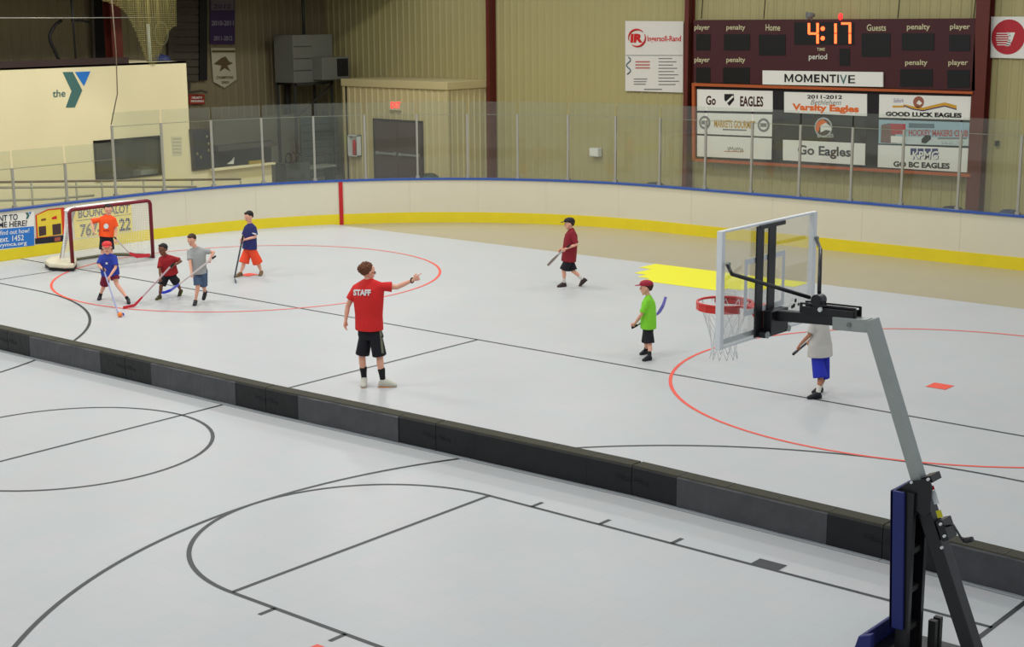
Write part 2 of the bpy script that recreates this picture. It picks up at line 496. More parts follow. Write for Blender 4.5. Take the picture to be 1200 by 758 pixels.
# counter opening with shutter hood
ct = thing('concession_counter', 'dark concession opening with sloping hood above the cream low wall', 'counter', PO(282, 196))
mb = MB(); mb.prism([PO(249, 171), PO(318, 164), PO(318, 192), PO(249, 197.5)], NX * -.05); mb.build('dark_opening', M_DARK, ct)
mb = MB(); mb.prism([PO(249, 171), PO(318, 165), PO(318, 170), PO(249, 177)], NX * .25); mb.build('hood', mat('hood_grey', (66, 60, 56), .5), ct)
mb = MB(); mb.prism([PO(245, 197.5), PO(318, 190), PO(318, 192), PO(245, 200)], NX * .18); mb.build('counter_top', M_OFF, ct)
c = PO(270, 190); mb = MB(); mb.prism([PO(266, 192), PO(273, 192), PO(274, 184), PO(271, 188)], NX * .03)
tag(mb.build('paper_sign', M_WHITE, None), 'small white folded paper standing on the concession counter', 'paper')
mb = MB(); mb.prism([PO(291, 188.5), PO(309, 187), PO(309, 191.5), PO(291, 193)], NX * .04)
tag(mb.build('yellow_tray', mat('mustard', (150, 128, 40), .6), None), 'mustard yellow tray on the concession counter', 'tray')

# the Y logo
lg = thing('wall_logo', 'large teal and blue letter Y logo with small word the on cream wall', 'logo', PO(85, 126))
panel(PO, [(73.3, 84.4), (85, 84.2), (96.2, 105.8), (87.6, 125.7), (77, 126), (83.8, 106.7)], NX, M_TEAL, lg, 'chevron', .01)
panel(PO, [(87.8, 84.4), (105.8, 83.6), (98.3, 101)], NX, M_BLUEI, lg, 'triangle', .01)
text(PO, 'the', 61.5, 105.5, 76.5, 114, M_TEAL, lg, NX, off=.01, bold=.01, dy=-.8)
nl = thing('wall_notice', 'faint grey printed notice on the cream office wall right of the window', 'notice', PO(207, 170))
panel(PO, [(200, 160), (213, 160), (213, 182.5), (202, 182.5)], NX, mat('pale_notice', (204, 196, 164), .7), nl, 'sheet', .006)
for k in range(5): panel(PO, rect(202, 162 + k * 4, 212, 163.4 + k * 4), NX, mat('faint_ink', (176, 170, 142), .7), nl, 'printed_line', .003, .006)

# railings in front of the office (ramp)
RXX = -26.5
t = thing('ramp_railing', 'long brown and pale two-rail ramp railing in front of the cream office', 'railing', (RXX, 12, FZ))


def PR(px, py): return PX(px, py, RXX)


MB().tube([PR(-8, 213.5), PR(150, 211.3), PR(282, 210)], .028).build('top_rail', mat('brown_rail', (112, 96, 74), .5), t)
MB().tube([PR(-8, 220), PR(120, 218.5), PR(230, 219)], .03).build('middle_rail', M_DALU, t)
MB().tube([PR(-8, 235.3), PR(60, 233), PR(110, 229)], .028).build('lower_rail', M_DALU, t)
for px in (36.5, 89, 119, 168, 225, 282):
    a = PR(px, 212); MB().tube([(RXX, a.y, a.z), (RXX, a.y, FZ)], .026).build('post', M_DALU, t)

# white pipe, blue dome, ring, net on the office roof
q = PX(176, 73, OX - .6)
t = thing('white_pipe', 'tall white pipe standing on the office roof near its corner', 'pipe', (OX - .6, q.y, ztop))
MB().tube([(OX - .6, q.y, ztop), (OX - .6, q.y, PX(176, 28, OX - .6).z)], .045, 10).build('pipe', mat('pipe_paint', (176, 184, 172), .4), t)
MB().disc((OX - .6, q.y, ztop), (0, 0, 1), .09, .02).build('flange', M_GREY, t)
q = PX(189, 72, OX - .8)
t = thing('plastic_tub', 'dark blue rounded tub upside down on the office roof beside white pipe', 'tub', (OX - .8, q.y, ztop))
mb = MB(); mb.tube([(OX - .8, q.y, ztop), (OX - .8, q.y, ztop + .06), (OX - .8, q.y, ztop + .14), (OX - .8, q.y, ztop + .18)], [.27, .25, .17, .02], 20); mb.build('shell', mat('dark_blue_plastic', (44, 50, 84), .4), t)
mb = MB(); mb.tube([(OX - .8 + .28 * math.cos(a * PI / 10), q.y + .28 * math.sin(a * PI / 10), ztop + .01) for a in range(20)], .014, 6, True); mb.build('rim', mat('dark_blue_plastic', (44, 50, 84)), t)
c = PX(189, 39, -32.3)
t = thing('pale_ring', 'pale upright ring hanging on the end wall above the blue tub', 'ring', c)
mb = MB(); mb.tube([c + V((0, math.cos(a * PI / 16) * .23, math.sin(a * PI / 16) * .33)) for a in range(32)], .032, 8, True); mb.build('ring', mat('pale_hose', (150, 152, 118), .5), t)
tag(t, 'pale upright ring hanging on the end wall above the blue tub', 'ring')
# horizontal guy cable
a = PX(-5, 21, -27.2); b = PX(182, 20.5, -27.2)
tag(MB().tube([a, PX(65, 21, -27.2), b], .012, 6).build('overhead_cable', M_ALU), 'thin pale cable running level above the office roof', 'cable')
# roll-up shutter on end wall, banners
EW = -32.42


def PE(px, py): return PX(px, py, EW)


sh = thing('roll_up_shutter', 'dark slatted roll-up shutter on end wall right of the office roof', 'shutter', PE(220, 94))
mb = MB()
for k in range(12):
    y0 = -8 + k * 8.7
    mb.prism([PE(200, y0), PE(232, y0), PE(232, y0 + 7.6), PE(200, y0 + 7.6)], NX * .03)
mb.build('slats', M_SHUT, sh)
panel(PE, rect(232, -8, 241, 94), NX, M_DARK, sh, 'side_track', .08)
panel(PE, rect(196, -8, 200, 94), NX, M_SHUT, sh, 'left_track', .05)
b = thing('team_banner', 'dark purple banner hanging at the top of end wall above the pennant', 'banner', PE(260, 52))
panel(PE, rect(246, -8, 275, 52), NX, M_PURP, b, 'cloth', .012)
panel(PE, rect(247, -8, 274, 12), NX, mat('lilac_cloth', (96, 88, 92), .7), b, 'top_panel', .004, .012)
text(PE, '2012', 250, 5, 270, 10, M_PURP, b, NX, off=.02)
text(PE, '2010-2011', 247.5, 24, 273.5, 30, mat('dull_letter', (130, 126, 138), .7), b, NX, off=.016, bold=.03)
text(PE, '2011-2012', 250, 42, 272, 47.5, mat('dull_letter', (130, 126, 138), .7), b, NX, off=.016, bold=.03)
b = thing('championship_pennant', 'white shield-shaped pennant with brown figure hanging below the purple banner', 'banner', PE(262, 103))
panel(PE, [(247, 56), (275, 56), (277, 93), (263, 103), (250, 96)], NX, mat('dull_white_cloth', (170, 164, 140), .7), b, 'cloth', .01)
panel(PE, [(259, 68), (264, 66), (268, 72), (273, 74), (266, 77), (270, 84), (263, 80), (257, 84), (259, 77), (250, 75)], NX, mat('brown_ink', (84, 70, 46), .7), b, 'figure', .004, .011)
text(PE, 'CHAMPIONS', 253, 89, 273, 92.5, mat('brown_ink', (84, 70, 46)), b, NX, off=.016, bold=.03)
text(PE, '2003', 259, 95, 268, 98, mat('brown_ink', (84, 70, 46)), b, NX, off=.016, bold=.03)
panel(PE, rect(248, 59, 275, 61.5), NX, mat('brown_ink', (84, 70, 46)), b, 'headline', .004, .011)
b = thing('warning_sign', 'small red sign with two white lines at the office corner', 'sign', PE(230, 122))
panel(PE, rect(221, 110.5, 239, 122), NX, mat('dull_red', (150, 52, 40), .5), b, 'plate', .03)
text(PE, 'HELMETS', 224, 113, 236, 115.6, M_WHITE, b, NX, off=.034, bold=.04)
text(PE, 'REQUIRED', 223, 117.2, 238, 120, M_WHITE, b, NX, off=.034, bold=.04)
t = thing('wall_bracket', 'dark bent pipe bracket on end wall above the small red sign', 'bracket', PE(222, 104))
MB().tube([PE(221, 96) + NX * .05, PE(221, 108) + NX * .05, PE(229, 106) + NX * .3, PE(233, 108) + NX * .4], .04).build('pipe', M_SHUT, t)

# protective netting hanging in the upper left
a0 = PX(120, 0, -26.2); a1 = PX(205, 0, -26.2)
mb = MB()
zt = 7.0
ys = [a0.y + (a1.y - a0.y) * i / 46 for i in range(47)]


def zb(y):
    u = (y - a0.y) / (a1.y - a0.y)
    return 5.0 - .0 * u - 1.25 * math.exp(-((u - .62) / .22) ** 2) * 1.0 + .55 * (1 - u)


for i, y in enumerate(ys):
    mb.tube([(-26.2 + .1 * math.sin(i), y, zt), (-26.2, y, zb(y))], .006, 3)
z = 6.9
while z > 3.7:
    run = []
    for y in ys:
        if zb(y) <= z: run.append((-26.2, y, z))
        elif len(run) > 1: mb.tube(run, .006, 3); run = []
        else: run = []
    if len(run) > 1: mb.tube(run, .006, 3)
    z -= .05
tag(mb.build('protective_netting', mat('tan_net', (150, 140, 84), .7)), 'gathered tan protective netting hanging down above the office roof', 'netting', kind='stuff')

do_ = thing('dark_doorway', 'tall black doorway on the end wall above the Y logo', 'doorway', PE(120, 70))
panel(PE, [(107, -12), (133, -12), (135, 71), (110, 71)], NX, mat('doorway_black', (10, 10, 11), .8), do_, 'opening', .02, .03)
panel(PE, [(104, -12), (107, -12), (110, 71), (107, 71)], NX, M_SHUT, do_, 'jamb', .06, .03)
tag(MB().tube([PX(83, -6, -29.5), PX(86, 30, -29.5), PX(89, 72, -29.5)], .03, 6).build('drop_cable', M_DARK), 'thick dark cable dropping from above to the office roof', 'cable')
t = thing('hose_loop', 'dark looped hose hanging above the office roof above the Y logo', 'hose', PX(64, 60, -30.5))
MB().tube([PX(x, y, -30.5) for x, y in ((72, 24), (66, 28), (61, 35), (58, 42), (59, 49), (63, 57), (67, 66), (70, 72))], .045, 8).build('hose', M_DARK, t)
MB().tube([PX(x, y, -30.5) for x, y in ((84, 24), (95, 24), (105, 26))], .03, 8).build('hose_arm', M_DARK, t)
# recess between office and entry: machinery
t = thing('unit_heater', 'large grey sheet-metal heater unit hung high in the dark corner', 'heater', PX(368, 96, -30.8))
hx = -30.9


def PH(px, py): return PX(px, py, hx)


a = PH(343, 41); b = PH(391, 95)
mb = MB(); mb.box((hx - .9, a.y, b.z), (hx, b.y, a.z)); mb.build('cabinet', M_GREYM, t, bevel=.02)
mb = MB()
for k in range(1, 4): yy = a.z - k * (a.z - b.z) / 4; mb.box((hx, a.y, yy), (hx + .012, a.y + (b.y - a.y) * .45, yy + .02))
mb.build('panel_seams', M_DGREY, t)
c0 = PH(366, 67); c1 = PH(398, 92)
mb = MB(); mb.box((hx, c0.y, c1.z), (hx + .45, c1.y, c0.z)); mb.build('outlet_box', M_GREYM, t, bevel=.02)
mb = MB(); mb.box((hx + .45, (c0.y + c1.y) / 2 + .05, c1.z + .1), (hx + .47, c1.y - .06, c0.z - .06)); mb.build('outlet_opening', M_DARK, t)
MB().tube([((hx - .4), (a.y + b.y) / 2, a.z), (hx - .4, (a.y + b.y) / 2, 6.1)], .05).build('flue_pipe', M_DGREY, t)
t = thing('heater_stand', 'dark steel stand holding the grey heater unit', 'stand', (hx - .4, (a.y + b.y) / 2, FZ))
for yy in (a.y + .05, b.y - .05):
    for xx in (hx - .85, hx - .05): MB().bar((xx, yy, FZ), (xx, yy, b.z), .07, .07).build('leg', M_DGREY, t)
mb = MB(); mb.bar((hx - .05, a.y, b.z - .04), (hx - .05, b.y, b.z - .04), .07, .08); mb.bar((hx - .85, a.y, b.z - .04), (hx - .85, b.y, b.z - .04), .07, .08); mb.build('crossbeam', M_DGREY, t)
MB().bar((hx - .05, a.y + .05, 2.0), (hx - .05, b.y - .05, b.z - .1), .05, .05).build('brace', M_DGREY, t)
t = thing('wall_duct', 'dark vertical duct on the end wall left of the heater', 'duct', PE(332, 140))
mb = MB(); mb.prism([PE(326, 48), PE(342, 48), PE(342, 92), PE(326, 92)], NX * .3); mb.build('box', mat('soot_brown', (46, 40, 36), .7), t)
mb = MB(); mb.tube([PE(333, 92) + NX * .15, PE(334, 150) + NX * .15], .1, 8); mb.build('pipe', mat('soot_brown', (46, 40, 36)), t)
# grey roll-up door in the corner, bench, rails
t = thing('door_2', None, None, PX(378, 210, -31.5), kind='structure')


def PD(px, py): return PX(px, py, -31.6)


mb = MB(); a = PD(354, 138); b = PD(398, 200); mb.box((-31.7, a.y, FZ), (-31.62, b.y, a.z)); mb.build('door_leaf', mat('blue_grey_door', (84, 92, 88), .5), t)
mb = MB()
for k in range(1, 9): mb.box((-31.62, a.y, a.z - k * .25), (-31.6, b.y, a.z - k * .25 + .02))
mb.build('seams', M_DGREY, t)
t = thing('metal_bench', 'pale-topped grey bench in the dark recess behind the end boards', 'bench', PX(375, 205, -29.5))
a = PX(360, 196, -29.6); b = PX(392, 199, -29.6)
MB().box((-30.0, a.y, a.z - .06), (-29.5, b.y, a.z)).build('seat', mat('pale_slat', (128, 132, 120), .5), t)
MB().tube([(-30, a.y, a.z), (-30, a.y, a.z + .35), (-30, b.y, a.z + .35), (-30, b.y, a.z)], .025).build('back_rail', M_DGREY, t)
for yy in (a.y + .05, b.y - .05): MB().box((-29.95, yy - .03, FZ), (-29.55, yy + .03, a.z - .06)).build('leg', M_DGREY, t)
t = thing('equipment_cart', 'dark two-wheeled cart in the recess left of the grey bench', 'cart', PX(342, 205, -29.4))
for px in (338, 350):
    c = PX(px, 186, -29.5)
    mb = MB(); mb.tube([c + V((0, math.cos(k * PI / 8) * .12, math.sin(k * PI / 8) * .16)) for k in range(16)], .025, 6, True); mb.build('wheel', M_DARK, t)
c0 = PX(330, 192, -29.5); c1 = PX(358, 192, -29.5)
MB().box((-29.8, c0.y, FZ), (-29.3, c1.y, c0.z)).build('box', mat('cart_grey', (74, 78, 72), .5), t)
MB().tube([PX(338, 186, -29.5), PX(344, 178, -29.5), PX(350, 186, -29.5)], .02).build('frame', M_DARK, t)
# gray inner partition lit wall behind the counter
t = thing('wall_partition', None, None, (-31.8, 17, FZ), kind='structure')
a = PX(249, 140, -31.8); b = PX(352, 190, -31.8)
MB().box((-31.9, a.y, FZ), (-31.8, b.y, PX(249, 141, -31.8).z)).build('panel', mat('grey_partition', (112, 108, 92), .7), t)

# entry double doors, exit sign, extinguisher
def PV(px, py): return PY(px, py, vy - .04)


a = PV(438, 138.5); b = PV(495.5, 141)
t = thing('door_1', None, None, ((a.x + b.x) / 2, vy, FZ), kind='structure')
mb = MB(); mb.box((a.x, vy - .09, FZ), (a.x + .06, vy - .036, a.z)); mb.box((b.x - .06, vy - .09, FZ), (b.x, vy - .036, a.z)); mb.box((a.x, vy - .09, a.z - .07), (b.x, vy - .036, a.z))
mb.build('door_frame', M_DOORF, t)
mid = (a.x + b.x) / 2
for s, e in ((a.x + .065, mid - .008), (mid + .008, b.x - .065)):
    d = MB().box((s, vy - .08, FZ + .02), (e, vy - .036, a.z - .075)).build('door_leaf', M_DOOR, t)
    MB().box((s + .06, vy - .14, 1.0), (e - .04, vy - .1, 1.06)).build('push_bar', M_GALV, d)
    mb = MB(); mb.box((s + .08, vy - .13, .98), (s + .14, vy - .08, 1.08)); mb.box((e - .12, vy - .13, .98), (e - .05, vy - .08, 1.08)); mb.build('bar_bracket', M_GALV, d)
c = PV(463.5, 123)
t = thing('exit_sign', 'small lit red exit sign above the grey double doors', 'exit sign', c)
a = PV(457, 117.5); b = PV(470.5, 129.5)
MB().box((a.x, vy - .1, b.z), (b.x, vy - .036, a.z)).build('housing', mat('exit_housing', (200, 190, 150), .5), t)
text(lambda x, y: PY(x, y, vy - .1), 'EXIT', 458, 119.5, 469.5, 127, M_LEDD, t, NY, off=.006, bold=.03)
t = thing('fire_extinguisher_cabinet', 'white cabinet holding a red extinguisher left of the double doors', 'fire extinguisher cabinet', PV(418, 183))
a = PV(412, 157.5); b = PV(424, 183)
mb = MB(); mb.box((a.x, vy - .22, b.z), (b.x, vy - .2 + .165, b.z + .03)); mb.box((a.x, vy - .22, a.z - .03), (b.x, vy - .036, a.z)); mb.box((a.x, vy - .22, b.z), (a.x + .03, vy - .036, a.z)); mb.box((b.x - .03, vy - .22, b.z), (b.x, vy - .036, a.z)); mb.box((a.x, vy - .06, b.z), (b.x, vy - .036, a.z))
mb.build('cabinet', M_WPLAS, t)
xm = (a.x + b.x) / 2
tt = MB(); tt.tube([(xm, vy - .14, b.z + .03), (xm, vy - .14, b.z + .42), (xm, vy - .14, b.z + .5)], [.06, .06, .03], 12); tag(tt.build('fire_extinguisher', M_RED), 'red fire extinguisher inside the white wall cabinet', 'fire extinguisher')
# trash bins behind boards
for (x0, x1, ytop, Yb, col, lab) in ((494, 513, 202.5, 21.6, (44, 56, 40), 'dark green domed bin behind the boards beside the double doors'),
                                     (753, 781, 213, 21.4, (48, 52, 46), 'dark domed bin behind the boards left of the scoreboard'),
                                     (1098, 1134, 241, 21.3, (38, 42, 50), 'dark domed bin behind the boards under the scoreboard corner'),
                                     (1166, 1200, 245, 21.3, (44, 54, 84), 'blue-grey domed bin behind the boards at the right edge')):
    a = PY(x0, ytop, Yb); b = PY(x1, ytop, Yb); r = (b.x - a.x) / 2; c = (a + b) / 2; h = c.z
    t = thing('trash_bin', lab, 'bin', (c.x, Yb, FZ)); m_ = mat('bin_%d' % x0, col, .5)
    MB().tube([(c.x, Yb, FZ), (c.x, Yb, h - .28)], [r * .82, r * .95], 20).build('drum', m_, t)
    MB().tube([(c.x, Yb, h - .28), (c.x, Yb, h - .24), (c.x, Yb, h - .1), (c.x, Yb, h - .02), (c.x, Yb, h)], [r, r, r * .8, r * .45, .01], 20).build('lid', m_, t)
# wall box
a = PY(693, 173, 24.4); b = PY(703.5, 183.5, 24.4)
t = thing('wall_box', 'small white square box on the beige back wall', 'box', (a.x, 24.4, b.z))
MB().box((a.x, 24.3, b.z), (b.x, 24.47, a.z)).build('case', M_WPLAS, t, bevel=.01)
MB().box((a.x + .03, 24.29, b.z + .03), (b.x - .03, 24.3, a.z - .03)).build('cover', M_WHITE, t)
a = PY(1168, 168, 24.42)
t = thing('wall_outlet', 'tiny dark outlet on the wall at far right below the striped banner', 'outlet', a)
MB().box((a.x - .04, 24.4, a.z - .06), (a.x + .04, 24.47, a.z + .06)).build('plate', M_DGREY, t)
MB().disc((a.x, 24.4, a.z), (0, -1, 0), .02, .01, 10).build('knob', M_DARK, t)

# ------------------------------------------------------------------ scoreboard
SY = 24.16


def PS(px, py): return PY(px, py, SY)


q = PS(977, 106)
sb = thing('scoreboard', 'long dark maroon scoreboard showing 4:17 in lit orange digits', 'scoreboard', q)
a = PS(813, 22.5); b = PS(1143, 106)
mb = MB(); mb.prism([PS(813, 23.5), PS(1142.5, 21.5), PS(1142.5, 106.3), PS(813, 96.4)], (0, .3, 0)); mb.build('housing', M_SCORE, sb)
for (x0, y0, x1, y1) in ((816, 40, 832.5, 59), (848.5, 40, 879, 59), (889.5, 40.5, 920.5, 65), (931, 26, 1001, 52.5), (816, 79, 832.5, 97), (847.5, 79, 878.5, 97.5),
                         (1010, 39, 1043.5, 66.5), (1057, 39, 1095, 59), (1112.5, 40.5, 1137, 60), (1055, 81, 1093, 101.5), (1110.5, 82, 1136.5, 103), (984, 57, 996, 77)):
    panel(PS, rect(x0, y0, x1, y1), NY, M_SWIN, sb, 'display_window', .012)
for s, x0, y0, x1, y1 in (('player', 814, 29, 832, 36.5), ('penalty', 851.5, 29, 873.5, 36.5), ('Home', 897.5, 28.5, 914.5, 36), ('player', 814, 67, 832, 74.5), ('penalty', 851.5, 67, 873.5, 74.5),
                          ('Guests', 1016, 28.5, 1038.5, 36.2), ('penalty', 1063, 28, 1090, 36.5), ('player', 1113.5, 28, 1137, 36), ('penalty', 1061, 70, 1087, 78), ('player', 1111.5, 70, 1134.5, 78)):
    text(PS, s, x0, y0, x1, y1, M_LET, sb, NY, off=.01, bold=.012)
text(PS, 'period', 948, 63, 969.5, 71.5, mat('white_letter', (206, 204, 190), .6), sb, NY, off=.01, bold=.015)
text(PS, 'TIME', 957.5, 56, 967, 59.5, M_LET, sb, NY, off=.01, bold=.015)
# seven segment digits


def seg(pts):
    m_ = MB()
    for (x0, y0, x1, y1) in pts: m_.prism([PS(x0, y0) + NY * .013, PS(x1, y0) + NY * .013, PS(x1, y1) + NY * .013, PS(x0, y1) + NY * .013], NY * .02)
    return m_


g = 2.4
seg([(947.3, 27, 947.3 + g, 39.5), (947.3 + 1, 38, 958, 40.6), (957.4, 27, 960, 38.5), (957.4, 39.6, 960, 51)]).build('lit_digit', M_LED, sb)
m_ = MB()
for yy in (33.5, 44.8): m_.disc(PS(964.7, yy) + NY * .013, NY, .055, .02, 12)
m_.build('lit_colon', M_LED, sb)
seg([(978.4, 27.5, 981, 38.5), (978.4, 39.6, 981, 51)]).build('lit_digit', M_LED, sb)
seg([(986.5, 26.2, 997.5, 28.8), (995.2, 27, 997.8, 38.5), (995.2, 39.6, 997.8, 51)]).build('lit_digit', M_LED, sb)
c = PS(985, 19.5); MB().ball(c, (.06, .06, .09)).build('red_lamp', M_LEDD, sb)
c = PS(951, 18.5); mb = MB(); mb.tube([c + V((0, 0, -.12)), c + V((0, 0, .02))], .03); mb.tube([c + V((-.08, -.1, 0)), c + V((.06, .05, .02))], [.1, .04], 12); mb.build('horn', M_GREY, sb)
sg = thing('sponsor_sign', 'long white sign with black name mounted under the scoreboard clock', 'sign', PS(965, 100))


def PSS(px, py): return PY(px, py, SY - .02)


panel(PSS, [(894.5, 82.5), (1035.5, 84.5), (1035.5, 101.8), (894.5, 98.8)], NY, M_WHITE, sg, 'board', .04)
mb = MB()
for x0, x1 in ((920.3, 930.6), (943, 953)):
    yt, yb, w_ = 86.6, 96.1, 1.9; xm = (x0 + x1) / 2
    for q in ([(x0, yt), (x0 + w_, yt), (x0 + w_, yb), (x0, yb)], [(x1 - w_, yt), (x1, yt), (x1, yb), (x1 - w_, yb)],
              [(x0 + w_, yt), (xm, yb - 3), (xm, yb), (x0 + w_, yt + 3.6)], [(x1 - w_, yt), (x1 - w_, yt + 3.6), (xm, yb), (xm, yb - 3)]):
        mb.prism([PSS(x, y + .012 * (x - 920)) + NY * .041 for x, y in q], NY * .004)
mb.build('lettering', M_TXT, sg)
for ch_, x0, x1 in (('O', 932.3, 941.8), ('E', 955, 961.6), ('N', 963.5, 971.8), ('T', 973.2, 980.8), ('I', 982.2, 984)): text(PSS, ch_, x0, 86.6 + .012 * (x0 - 920), x1, 96.1 + .012 * (x0 - 920), M_TXT, sg, NY, off=.046, bold=.03)
text(PSS, 'V', 985.2, 87.5, 993.5, 98.3, M_TEAL, sg, NY, off=.046, bold=.01)
text(PSS, 'E', 995, 88, 1003, 97.5, M_TXT, sg, NY, off=.046, bold=.008)
for px, pt, lab in ((822, 22, 'leftmost thin dark cable rising from the scoreboard top'), (895, 22, 'thin dark cable rising above the home score panel'), (1052, 21.5, 'thin dark cable rising above the guest score panel'), (1141, 22, 'rightmost thin dark cable rising beside the wide maroon column')):
    q = PS(px, pt)
    tag(MB().tube([q, V((q.x + .1, q.y + .05, 7.1))], .012, 5).build('support_cable', M_DARK), lab, 'cable')

# sponsor frame
SPY = 24.24


def PP(px, py): return PY(px, py, SPY)


fr = thing('sponsor_board_frame', 'rusty orange timber frame and dark backing holding sponsor panels', 'frame', PP(977, 205))
panel(PP, [(815, 98), (1141, 109), (1140, 206), (815, 188)], NY, mat('dark_backing', (34, 30, 32), .7), fr, 'backing', .03)
mb = MB()
mb.prism([PP(813.5, 97), PP(1142, 107), PP(1142, 110), PP(813.5, 100.5)], NY * .12)
mb.prism([PP(815, 185.5), PP(1139, 203.5), PP(1139, 207), PP(815, 188.5)], NY * .12)
mb.prism([PP(813.5, 98), PP(816.5, 98), PP(816.5, 188.5), PP(814, 188)], NY * .12)
mb.build('frame_rail', M_ORTRIM, fr)
NYo = .032


def spanel(lab, pts, m=M_WHITE):
    cx = sum(p[0] for p in pts) / 4; cy = max(p[1] for p in pts)
    t = thing('sponsor_sign', lab, 'sign', PP(cx, cy), group='sponsor panels under the scoreboard')
    panel(PP, pts, NY, m, t, 'board', .015, NYo)
    return t


O = .05
t = spanel('white panel reading Go Eagles with black shield, top of the left column', [(818, 104.5), (906.5, 106.5), (906.5, 131), (818, 129.5)])
text(PP, 'Go', 828.5, 112, 840, 123, mat('dark_brown_ink', (60, 24, 22), .6), t, NY, off=O, bold=.03)
text(PP, 'EAGLES', 868.5, 112.5, 895.5, 124.5, mat('dark_brown_ink', (60, 24, 22)), t, NY, off=O, bold=.03, dy=.5)
panel(PP, [(850, 110), (861, 110), (861.5, 117), (856, 124), (850, 117)], NY, M_TXT, t, 'shield', .004, O - .004)
panel(PP, [(851.5, 119.5), (860, 111.5), (861, 113.5), (853, 121)], NY, M_WHITE, t, 'shield_band', .004, O)
t = spanel('white panel with two round badges and yellow lettering, middle of the left column', [(818, 132), (906, 134), (905.5, 160), (818, 156.5)])
for cx_, cy_ in ((827, 143.5), (896, 146.5)):
    c = PP(cx_, cy_); mb = MB(); mb.disc(c + NY * .047, NY, .18, .004, 24); d_ = mb.build('badge', M_GREY, t)
    MB().disc(c + NY * .052, NY, .12, .004, 20).build('badge_centre', M_WHITE, d_)
    panel(PP, rect(cx_ - 3.5, cy_ - 2, cx_ + 3.5, cy_ + 2), NY, M_GREY, d_, 'badge_band', .004, O + .008)
text(PP, 'MARKETS GOURMET', 838, 140, 886, 149, mat('ochre_ink', (190, 148, 50), .6), t, NY, off=O, bold=.03, dy=2)
panel(PP, rect(848, 150.8, 876, 152.4, .8), NY, M_GREY, t, 'fine_print', .003, O - .002)
t = spanel('plain white panel with small grey handwriting, bottom of the left column', [(818, 158.5), (905.5, 162), (905, 187), (818, 183)])
mb = MB(); mb.tube([PP(854 + k * 1.4, 173 + (3.2 if k % 2 else -1.5) * (1 if k % 3 else .5) + k * .1) + NY * .05 for k in range(14)], .012, 5); mb.build('handwriting', M_GREY, t)
panel(PP, rect(850, 176.5, 872, 177.6, .6), NY, mat('dull_pink_ink', (190, 130, 120), .6), t, 'fine_print', .003, O - .002)
t = spanel('white panel reading 2011-2012 with orange lettering, top of the middle column', [(920, 107.5), (1017, 110), (1017, 136), (920, 131.5)])
text(PP, '2011-2012', 947, 111, 988, 115.5, M_TXT, t, NY, off=O, bold=.03, dy=.5)
text(PP, 'Bethlehem', 951, 116.5, 986, 122.5, M_GREY, t, NY, off=O, bold=0, dy=.5, slant=.05)
text(PP, 'Varsity Eagles', 929.5, 121, 1007.5, 131, M_ORANGE, t, NY, off=O, bold=.045, dy=3)
t = spanel('dark photograph panel with round eagle badge, middle of the centre column', [(919.5, 134), (1017, 138.5), (1016, 166.5), (919, 161.5)], mat('dark_photo', (40, 40, 40), .4, var=.5, scale=2))
c = PP(966, 149)
k = MB().disc(c + NY * .048, NY, .25, .004, 28).build('badge_ring', mat('badge_grey', (170, 174, 170), .6), t)
MB().disc(c + NY * .053, NY, .21, .004, 28).build('badge_field', mat('dark_field', (70, 60, 56), .6), k)
panel(PP, [(957, 151), (959, 143), (965, 139.5), (971, 143), (967, 147), (962, 149), (960, 155)], NY, M_ORANGE, k, 'orange_wing', .004, O + .008)
panel(PP, [(963, 147), (969, 143.5), (975, 148), (976, 153), (969, 152), (963, 155)], NY, M_WHITE, k, 'white_head', .004, O + .01)
text(PP, 'EAGLES', 959, 156.5, 978, 161, mat('badge_grey', (170, 174, 170)), t, NY, off=O + .004, bold=.03)
t = spanel('white panel reading Go Eagles in large grey letters, bottom of the middle column', [(918.5, 163.5), (1015, 168), (1014.5, 193.5), (918.5, 187.5)])
text(PP, 'Go Eagles', 936, 169.5, 998, 184, mat('charcoal_ink', (62, 60, 60), .6), t, NY, off=O, bold=.03, dy=3.2)
t = spanel('white panel reading GOOD LUCK EAGLES with a gold swoosh, top right', [(1031.5, 110.5), (1139, 113), (1138, 140.5), (1031, 137.5)])
text(PP, 'GOOD LUCK EAGLES', 1039, 130.5, 1128, 136, M_TXT, t, NY, off=O, bold=.055, dy=2)
mb = MB()
pts = [(1060, 122), (1070, 126), (1083, 128), (1096, 125), (1108, 122.5), (1122, 126.5)]
mb.prism([PP(x, y - (0 if i in (0,) else 1.5 + i * .3)) + NY * .048 for i, (x, y) in enumerate(pts)] + [PP(x, y + 1) + NY * .048 for x, y in pts[::-1]], NY * .003); mb.build('gold_swoosh', mat('gold_ink', (200, 150, 50), .6), t)
mb = MB(); mb.prism([PP(x, y + 1) + NY * .049 for x, y in pts] + [PP(x, y + 2.2) + NY * .049 for x, y in pts[::-1]], NY * .003); mb.build('dark_swoosh', M_NAVYI, t)
panel(PP, rect(1047, 123.5, 1061, 125.8), NY, mat('gold_ink', (200, 150, 50)), t, 'gold_patch', .003, O - .002)
c = PP(1077.5, 119.5); k = MB().disc(c + NY * .048, NY, .14, .003, 20).build('eagle_badge', mat('rust_ink', (150, 90, 70), .6), t)
panel(PP, [(1075, 121), (1078, 117), (1082, 121), (1079, 123)], NY, M_WHITE, k, 'eagle_head', .003, O + .003)
text(PP, 'Selkirk', 1048, 115, 1060, 120, mat('lilac_ink', (130, 124, 160), .6), t, NY, off=O, bold=0, slant=.05)
t = spanel('pale blue panel with red lettering, player and black puck, middle right', [(1031, 140), (1138, 143.5), (1137.5, 171), (1030.5, 168)], M_LBLUE)
panel(PP, [(1034, 146), (1044, 144), (1049, 152), (1052, 168), (1033, 167)], NY, mat('dull_player', (120, 96, 90), .6), t, 'player_picture', .003, O - .003)
